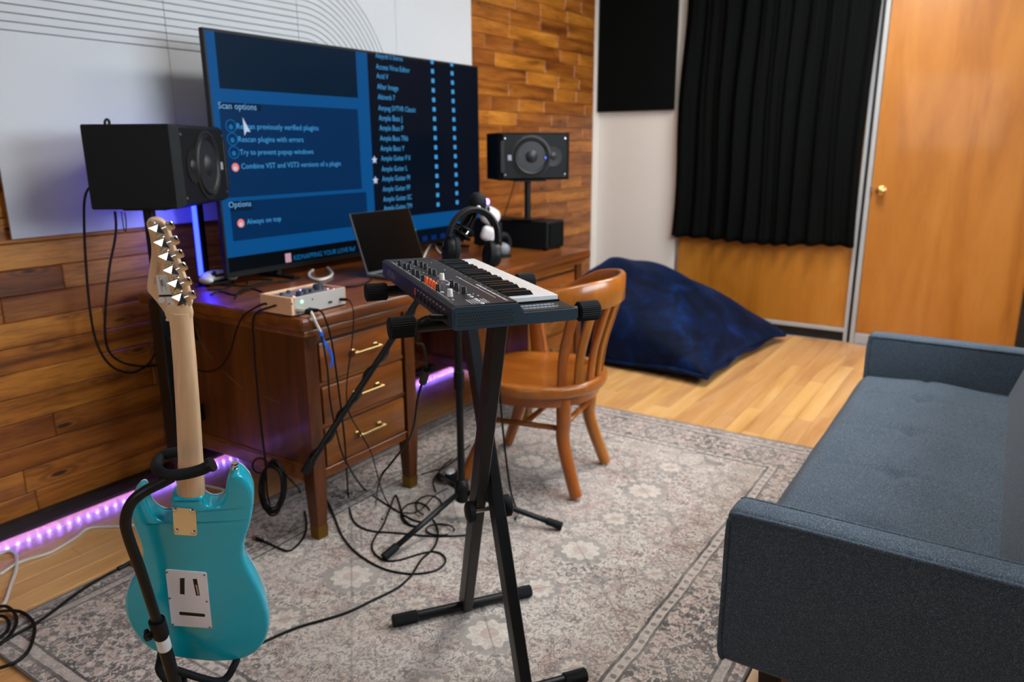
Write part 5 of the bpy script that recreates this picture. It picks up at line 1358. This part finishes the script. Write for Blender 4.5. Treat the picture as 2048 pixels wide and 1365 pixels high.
# ================================================================== THINGS ON THE DESK
lt = thing('laptop', 'open black laptop with dark screen standing before the television', 'laptop', (2.345, 2.12, DT))
LX0, LX1 = 2.168, 2.528
MB().box2((LX0, 1.885, DT+0.002), (LX1, 2.125, DT+0.016), 0.003).build('base', 'laptop_grey', lt)
MB().box2((LX0+0.02, 1.97, DT+0.016), (LX1-0.02, 2.09, DT+0.018), 0.0005).build('keyboard', 'laptop_black', lt)
MB().box2((LX0+0.12, 1.895, DT+0.016), (LX1-0.12, 1.96, DT+0.0168)).build('trackpad', 'laptop_black', lt)
hd = Vector((0, 0.082, 0.236)).normalized(); hn = Vector((0, -hd.z, hd.y)); o = Vector(((LX0+LX1)/2, 2.122, DT+0.014))
Rl2 = Matrix((Vector((1, 0, 0)), hd, hn*-1)).transposed()
lid = MB().box(o+hd*0.125, (LX1-LX0, 0.25, 0.007), 0.002, Rl2).build('lid', 'laptop_grey', lt)
MB().box(o+hd*0.127+hn*0.0038, (LX1-LX0-0.008, 0.242, 0.001), 0, Rl2).build('screen', 'laptop_screen', lid)

bx = thing('effects_box', 'small beige wooden audio box with knobs on the near desk corner', 'audio box', (1.63, 1.88, DT))
BX0, BX1, BY0, BY1, BZ0, BZ1 = 1.512, 1.742, 1.806, 1.952, DT+0.004, DT+0.060
MB().box2((BX0, BY0, BZ0), (BX0+0.012, BY1, BZ1), 0.002).build('side_cheek', 'beige_box_wood', bx); MB().box2((BX1-0.006, BY0, BZ0), (BX1, BY1, BZ1), 0.002).build('side_cheek', 'beige_box_wood', bx)
MB().box2((BX0+0.012, BY0+0.003, BZ0), (BX1-0.006, BY1-0.003, BZ1-0.008)).build('body', 'box_panel', bx)
fr = MB().box2((BX0+0.012, BY0, BZ0), (BX1-0.006, BY0+0.004, BZ1), 0.001).build('front_plate', 'box_silver', bx)
MB().box2((BX0+0.012, BY1-0.006, BZ0), (BX1-0.006, BY1, BZ1), 0.001).build('rear_rail', 'beige_box_wood', bx)
for fx in (BX0+0.02, BX1-0.02):
    for fy in (BY0+0.02, BY1-0.02): MB().cyl((fx, fy, DT), (fx, fy, BZ0+0.001), 0.007, 12).build('rubber_foot', 'rubber', bx)
for kx, ky, r, h in ((1.585, 1.848, 0.013, 0.014), (1.618, 1.862, 0.013, 0.013), (1.648, 1.868, 0.012, 0.010), (1.690, 1.880, 0.018, 0.018), (1.560, 1.905, 0.007, 0.008), (1.600, 1.92, 0.007, 0.008)):
    MB().lathe([(r*1.05, 0), (r, 0.002), (r*0.92, h-0.002), (r*0.8, h)], (kx, ky, BZ1-0.008), (0, 0, 1), 24).build('knob', 'knob_slate', bx, smooth=40)
for kx, ky, mt_ in ((1.556, 1.840, 'led_red'), (1.562, 1.852, 'led_red'), (1.650, 1.92, 'led_violet'), (1.712, 1.858, 'led_red'), (1.722, 1.84, 'led_red'), (1.716, 1.89, 'led_red')):
    MB().lathe([(0.003, 0), (0.002, 0.003)], (kx, ky, BZ1-0.008), (0, 0, 1), 10).build('indicator', mt_, bx)
def fp(u, v): p = ony(u, v, BY0); return p
p = fp(603.5, 603.8); MB().lathe([(0.0045, 0), (0.0035, 0.003)], (p.x, BY0, p.z), (0, -1, 0), 14).build('power_light', 'led_green', fr, smooth=40)
p = fp(660, 604.5); MB().box((p.x, BY0-0.002, p.z), (0.013, 0.006, 0.007), 0.001).build('switch', 'knob_slate', fr)
for u, v in ((583.5, 608.5), (625, 599)): p = fp(u, v); MB().lathe([(0.003, 0), (0.003, 0.0006)], (p.x, BY0, p.z), (0, -1, 0), 10).build('symbol', 'print_black', fr)

lb = thing('light_bar', 'upright black bar lamp with a blue glowing edge left of the television', 'lamp', (1.79, 2.575, DT))
LBX, LBY = ony(401, 500, 2.575).x, 2.575
MB().box2((LBX-0.004, LBY-0.014, DT+0.010), (LBX+0.022, LBY+0.014, 1.25), 0.003).build('bar', 'black_plastic', lb)
MB().box2((LBX-0.009, LBY-0.009, DT+0.03), (LBX-0.004, LBY+0.016, 1.24), 0.001).build('glowing_edge', 'light_bar_blue', lb)
MB().lathe([(0.028, 0), (0.028, 0.008), (0.018, 0.012)], (LBX+0.009, LBY, DT), (0, 0, 1), 24).build('base', 'black_plastic', lb, smooth=40)
gcn = ony(431, 553, 2.52)
gc = thing('game_controller', 'white game controller lit blue, on a low dock behind the television foot', 'game controller', (gcn.x, gcn.y, DT))
MB().box2((gcn.x-0.05, gcn.y-0.03, DT), (gcn.x+0.05, gcn.y+0.05, max(gcn.z-0.016, DT+0.004)), 0.003).build('dock', 'black_plastic', gc)
MB().ellipsoid(gcn+Vector((0, 0.0, 0.004)), (0.062, 0.034, 0.020), 24, 12).build('shell', 'vr_white', gc, smooth=True)
for s in (-1, 1): MB().ellipsoid(gcn+Vector((s*0.055, -0.020, -0.004)), (0.022, 0.034, 0.016), 16, 10).build('grip', 'vr_white', gc, smooth=True)
MB().box(gcn+Vector((0, -0.028, 0.006)), (0.05, 0.012, 0.014), 0.004).build('touch_pad', 'black_plastic', gc)
for s in (-1, 1): MB().cyl(gcn+Vector((s*0.026, -0.026, 0.012)), gcn+Vector((s*0.026, -0.034, 0.022)), 0.008, 14).build('thumb_stick', 'black_plastic', gc, smooth=40)

# ================================================================== CABLES
def cable(name, label, pts, r, mat='cable_black', cat='cable', group=None, n=6, plugs=()):
    P = smoothpath(pts, n)
    if not plugs: return one(MB().tube(P, r, 8), name, mat, label, cat, group, True)
    t = thing(name, label, cat, P[0], group=group)
    MB().tube(P, r, 8).build('cord', mat, t, smooth=True)
    for a, b, rr, mt_, nm in plugs: MB().cyl(a, b, rr, 12).build(nm, mt_, t, smooth=40)
    return t
def fl(pts, r, z=None): return [onz(u, v, (RZ if z is None else z)+r+0.0005) for u, v in pts]
cr = 0.0032
cable('audio_cable', 'black cable running across the rug from the tangle to the guitar', fl([(505, 1296), (540, 1279), (597, 1255), (685, 1229), (744, 1202), (791, 1179), (814, 1161), (826, 1147), (843, 1120), (867, 1097), (876, 1073), (873, 1053), (866, 1040)], 0.0036), 0.0036)
cable('audio_cable', 'black cable looping widely on the rug around the microphone stand foot', fl([(644, 980), (668, 1032), (682, 1068), (703, 1097), (732, 1120), (767, 1138), (805, 1147), (838, 1148), (873, 1141), (890, 1126), (887, 1112), (867, 1104), (838, 1109), (802, 1120), (773, 1122), (750, 1109), (744, 1091), (753, 1070), (767, 1050), (782, 1012), (791, 991), (799, 1009), (805, 1032), (820, 1050), (845, 1052), (862, 1035)], cr), cr)
def hang(pts, y): return [ony(u, v, y) for u, v in pts]
yb = BY0-0.002
box_c = hang([(620, 617), (627, 617)], BY0-0.004)
cable('audio_cable', 'black cable from the beige audio box down past the top drawer to the rug', [Vector((fp(618, 619).x, BY0-0.001, fp(618, 619).z)), Vector((fp(618, 619).x+0.01, BY0-0.03, fp(618, 619).z))]+hang([(648, 632), (661, 672), (669, 720), (680, 800), (690, 890)], 1.735)+[onz(696, 985, RZ+0.02)]+fl([(701, 1027), (714, 1050), (744, 1063), (788, 1066), (826, 1070), (861, 1073), (920, 1072), (949, 1065), (962, 1047), (955, 1035), (935, 1030)], cr), cr,
      plugs=((Vector((fp(618, 619).x, BY0, fp(618, 619).z)), Vector((fp(618, 619).x+0.008, BY0-0.028, fp(618, 619).z-0.002)), 0.0058, 'black_plastic', 'plug'),))
cable('audio_cable', 'thin black cord from the right end of the audio box hanging over the drawers', [Vector((fp(680, 599).x, BY0-0.001, fp(680, 599).z)), Vector((fp(680, 599).x+0.008, BY0-0.03, fp(680, 599).z))]+hang([(706, 618), (707, 650), (702, 705), (696, 745), (693, 790), (700, 830), (720, 865), (742, 905), (752, 940)], 1.728)+[onz(765, 985, RZ+0.02)]+fl([(785, 1018), (817, 1027), (840, 1021), (870, 991), (896, 977)], 0.0022), 0.0022,
      plugs=((Vector((fp(680, 599).x, BY0, fp(680, 599).z)), Vector((fp(680, 599).x+0.008, BY0-0.022, fp(680, 599).z)), 0.005, 'black_plastic', 'plug'),))
# xlr plug, white sleeve and blue tie on the box
wp = fp(595, 621)
wc = thing('tied_cable', 'white sleeved plug cable with a blue hook-and-loop tie hanging off the audio box', 'cable', wp)
MB().cyl((wp.x, BY0, wp.z), (wp.x+0.012, BY0-0.026, wp.z-0.002), 0.0085, 16).build('socket_sleeve', 'box_silver', wc, smooth=40)
MB().cyl((wp.x+0.011, BY0-0.024, wp.z-0.002), (wp.x+0.018, BY0-0.042, wp.z-0.004), 0.0085, 16).build('connector', 'black_plastic', wc, smooth=40)
ya = BY0-0.058
MB().tube(smoothpath([(wp.x+0.018, BY0-0.04, wp.z-0.004), ony(626, 632, ya), ony(634, 650, ya), ony(641, 663, ya)], 5), 0.0045, 10).build('white_sleeve', 'cable_white', wc, smooth=True)
tie = [ony(641, 662, ya), ony(643, 675, ya), ony(652, 690, ya), ony(660, 705, ya), ony(665, 718, ya), ony(661, 735, ya)]
P = smoothpath(tie, 5)
sweep(P, [(0.012, 0.0025)]*len(P), [Vector((0, -1, 0))]*len(P)).build('blue_tie', 'strap_blue', wc)
MB().box(ony(642, 668, ya), (0.016, 0.012, 0.018), 0.004).build('blue_wrap', 'strap_blue', wc)
cable('audio_cable', 'black cable dropping from the white sleeved plug in front of the drawers', [ony(642, 668, ya+0.003)]+hang([(647, 690), (655, 740), (660, 800), (672, 860), (690, 920)], 1.738)+[onz(725, 975, RZ+0.02)]+fl([(758, 1000), (790, 1020), (825, 1040), (850, 1046)], cr), cr)
# desk side cables
xs = DX0-0.006
cable('audio_cable', 'black cable hanging straight down the near side of the desk', [Vector((BX0-0.001, 1.88, DT+0.03)), Vector((BX0-0.012, 1.878, DT+0.03))]+[onx(u, v, xs) for u, v in ((508, 632), (508, 690), (513, 760), (522, 850), (531, 930))]+[onx(534, 985, xs), onx(540, 1010, xs+0.02)], 0.0032)
cable('audio_cable', 'black cable drooping in a curve along the shaded desk side', [Vector((BX0-0.001, 1.92, DT+0.03)), Vector((BX0-0.012, 1.93, DT+0.03))]+[onx(u, v, xs-0.004) for u, v in ((489, 630), (473, 660), (460, 705), (440, 735), (412, 744), (388, 735), (372, 715))], 0.0032)
co = thing('cable_coil', 'coiled black cable hanging at the foot of the desk side', 'cable coil', onx(542, 1035, xs))
for k in range(7):
    cx_, cy_ = 545+3*math.sin(k*1.7), 975+4*math.cos(k*2.1); rx_, ry_ = 22+3*math.sin(k*2.3), 48+5*math.cos(k*1.3)
    pts = [onx(cx_+rx_*math.cos(a), cy_+ry_*math.sin(a), xs-0.004-0.005*k) for a in [i*math.pi/10 for i in range(20)]]
    MB().tube(smoothpath(pts, 2, True), 0.0034, 8, closed=True).build('turn', 'cable_black', co, smooth=True)
pts = [onx(520+15*math.cos(a), 932+15*math.sin(a), xs-0.01) for a in [i*math.pi/8 for i in range(16)]]
MB().tube(smoothpath(pts, 2, True), 0.0030, 8, closed=True).build('small_turn', 'cable_black', co, smooth=True)
jp = fl([(600, 985), (612, 1040), (611, 1065), (600, 1085), (580, 1102), (560, 1098), (545, 1091), (525, 1083)], 0.004)
cable('audio_cable', 'black cable ending in a gold jack plug on the rug beside the guitar', [onx(557, 935, xs-0.01), onx(585, 965, xs-0.01)]+jp, 0.0034, plugs=((jp[-1], jp[-1]+(jp[-1]-jp[-2]).normalized()*0.03, 0.0065, 'black_plastic', 'plug_sleeve'), (jp[-1]+(jp[-1]-jp[-2]).normalized()*0.03, jp[-1]+(jp[-1]-jp[-2]).normalized()*0.046, 0.004, 'gold_plug', 'jack_tip')))
# loudspeaker cables hanging by the pine wall
yw = 2.62
cable('speaker_cable', 'outer black speaker cable looping low against the pine planks', [ony(200, 372, 2.50)]+[ony(u, v, yw) for u, v in ((180, 375), (170, 395), (168, 440), (172, 530), (180, 620), (194, 688), (222, 732), (262, 746), (295, 730), (312, 706), (330, 690))], 0.0042)
cable('speaker_cable', 'inner black speaker cable hanging beside the outer loop on the planks', [ony(230, 425, 2.50)]+[ony(u, v, yw-0.01) for u, v in ((232, 450), (230, 480), (219, 535), (212, 605), (210, 665), (219, 705), (246, 726), (285, 733), (315, 731), (340, 725))], 0.0042)
cable('speaker_cable', 'thin black cord hanging below the edge-on loudspeaker', [ony(243, 424, 2.50)]+[ony(u, v, 2.60) for u, v in ((245, 440), (248, 458), (252, 462), (252, 440), (249, 425))], 0.0018)
cable('speaker_cable', 'thin dark cable slanting behind the front-facing loudspeaker pole', [ony(1030, 362, 2.2), ony(1022, 390, 2.45), ony(1012, 420, 2.55), ony(1005, 445, 2.6), ony(1000, 480, 2.62)], 0.003)
hk = thing('cable_hook', 'small black cable loop sticking up behind the edge-on loudspeaker', 'cable', ony(214, 250, 2.47))
MB().tube(smoothpath([ony(u, v, 2.47) for u, v in ((210, 256), (210, 243), (214, 239), (218, 243), (219, 256))], 5), 0.0042, 8).build('cord', 'cable_black', hk, smooth=True)
# synth power lead
jx = K0+KR @ Vector((0, 0.035, 0.016))
fe = dep(848, 752, 1.55)
cable('power_lead', 'black power lead with a ferrite bead hanging from the synthesizer', [jx+KR @ Vector((-0.004, 0, 0)), jx+KR @ Vector((-0.035, 0.002, 0.004)), jx+KR @ Vector((-0.052, 0.004, -0.008)), jx+KR @ Vector((-0.054, 0.004, -0.04)), dep(846, 690, 1.42), dep(853, 728, 1.50), fe, dep(835, 800, 1.62), dep(828, 850, 1.70), dep(815, 885, 1.78), dep(780, 930, 1.86), dep(760, 960, 1.92)]+fl([(752, 1010), (765, 1040)], 0.0022), 0.0026,
      plugs=((jx, jx+KR @ Vector((-0.03, 0.001, 0.003)), 0.0058, 'black_plastic', 'plug'), (dep(853, 738, 1.52), dep(846, 764, 1.57), 0.0085, 'black_plastic', 'ferrite_bead')))
# cord wound round the boom, plus the one falling beside the stand
def helix(a, b, turns, r, n=90):
    d = (b-a).normalized(); u = d.orthogonal().normalized(); w = d.cross(u)
    return [a+(b-a)*(k/n)+(u*math.cos(k/n*turns*2*math.pi)+w*math.sin(k/n*turns*2*math.pi))*r for k in range(n+1)]
one(MB().tube(helix(B0+(Bm-B0)*0.03, B0+(Bm-B0)*0.93, 5, 0.0145), 0.0032, 8), 'microphone_cable', 'cable_black', 'black cord wound around the microphone boom', 'cable', None, True)
cable('headphone_cable', 'black headphone lead dropping behind the keyboard stand to the rug', [hpp(0.082, -0.078), dep(988, 545, 2.42), dep(994, 600, 2.40), dep(998, 700, 2.42), dep(1001, 800, 2.46), dep(1010, 900, 2.50), dep(1022, 985, 2.53)]+fl([(1035, 1025), (1030, 1040)], 0.0035), 0.0036)
# tangle by the stand
def loop(cx_, cy_, rx_, ry_, ph, r=0.003, k=0.0):
    return [onz(cx_+rx_*math.cos(a+ph), cy_+ry_*math.sin(a+ph), RZ+r+0.001+k*(1+math.sin(3*a))) for a in [i*math.pi/9 for i in range(17)]]
cable('audio_cable', 'ring of black cable lying near the desk leg in the tangle', loop(832, 1030, 30, 24, 0.3), 0.003)
cable('audio_cable', 'black cable ring under the microphone stand leg, left of the cross leg', loop(858, 1012, 26, 20, 2.0, 0.003, 0.004), 0.003)
cable('audio_cable', 'flat oval of black cable in front of the microphone stand', loop(880, 1060, 28, 11, 1.0, 0.003, 0.003), 0.003)
cable('audio_cable', 'black cable rising from the tangle towards the chair leg', fl([(842, 950), (868, 942), (885, 938)], 0.003)+fl([(905, 925), (925, 905), (940, 890)], 0.003), 0.003)
cable('audio_cable', 'black cable curling past the chair leg into the tangle', fl([(872, 985), (866, 965), (874, 950), (890, 930), (905, 918)], 0.003), 0.003)
ad = onz(902, 965, RZ)
pa = thing('power_adapter', 'small black and white plug adapter lying in the cable tangle', 'adapter', ad)
MB().box(ad+Vector((0, 0, 0.022)), (0.07, 0.045, 0.042), 0.010, Matrix.Rotation(0.5, 3, 'Z'), 2).build('body', 'black_plastic', pa, smooth=40)
MB().ellipsoid(ad+Vector((0.005, 0.004, 0.042)), (0.030, 0.018, 0.010), 16, 8, Matrix.Rotation(0.4, 3, 'Z')).build('white_cap', 'vr_white', pa, smooth=True)
# cables on the desk top
def dsk(pts, r): return [onz(u, v, DT+r+0.0005) for u, v in pts]
wlab = 'cable on the desk top'
cable('charging_cable', 'thick white cable loop lying in front of the television foot', dsk([(655, 536), (664, 545), (660, 554), (640, 560), (622, 556), (618, 548), (626, 541)], 0.006), 0.0062, 'cable_white')
cable('charging_cable', 'pale cable zigzagging on the desk behind the synthesizer', dsk([(845, 520), (858, 494), (868, 487), (876, 502), (886, 508), (905, 503), (920, 510)], 0.004), 0.0042, 'cable_white')
for lab, pts in (('black desk cable snaking left of the beige audio box', [(420, 590), (440, 583), (470, 590), (490, 582), (505, 578), (525, 584)]),
                 ('black desk cable curving behind the beige audio box', [(470, 598), (480, 582), (510, 573), (545, 565), (575, 562), (600, 555)]),
                 ('black desk cable lying along the television foot', [(400, 572), (440, 570), (490, 572), (520, 566), (545, 560), (500, 560), (495, 568)]),
                 ('thin black desk cable curving in front of the laptop', [(690, 574), (715, 572), (735, 565), (745, 556)]),
                 ('black desk cable bunched beside the light bar', [(392, 575), (410, 562), (440, 560), (470, 566), (450, 577), (415, 580)])):
    cable('desk_cable', lab, dsk(pts, 0.003), 0.003)
# floor, left side
cable('extension_lead', 'white extension lead running along the boards beneath the pine wall', fl([(0, 1150), (40, 1125), (100, 1106), (150, 1077), (182, 1056), (250, 1053), (330, 1040), (395, 1015), (440, 990), (452, 982), (430, 975), (405, 970)], 0.005, 0), 0.0052, 'cable_white')
cable('extension_lead', 'white lead curling at the left picture edge on the boards', fl([(-30, 1125), (0, 1108), (20, 1103), (33, 1112), (32, 1140), (22, 1170), (10, 1205), (-10, 1225)], 0.005, 0), 0.0052, 'cable_white')
jk = fl([(0, 1287), (45, 1262), (90, 1235), (150, 1190), (200, 1158), (236, 1139)], 0.0045, 0.008)
dj = (jk[-1]-jk[-2]).normalized(); sd = Vector((dj.y, -dj.x, 0))
cable('audio_cable', 'black cable with angled jack plug lying along the rug edge', jk, 0.0042, plugs=((jk[-1], jk[-1]+dj*0.045, 0.0075, 'black_plastic', 'plug_sleeve'), (jk[-1]+dj*0.040, jk[-1]+dj*0.040+sd*0.030, 0.0050, 'gold_plug', 'jack_tip')))
cable('audio_cable', 'black cable coil at the lower left corner, outer loop', fl([(-20, 1218), (10, 1213), (28, 1226), (33, 1245), (22, 1268), (0, 1290), (-20, 1300)], 0.0045, 0.008), 0.0045)
cable('audio_cable', 'black cable coil at the lower left corner, crossing onto the rug', fl([(-20, 1228), (15, 1222), (45, 1226), (66, 1245), (68, 1270), (55, 1305), (25, 1328), (-20, 1342)], 0.0045, 0.010), 0.0045)
cable('audio_cable', 'black cable coil at the lower left corner, inner loop', fl([(-20, 1236), (5, 1233), (18, 1245), (14, 1262), (-5, 1278), (-25, 1284)], 0.0045, 0.008), 0.0045)
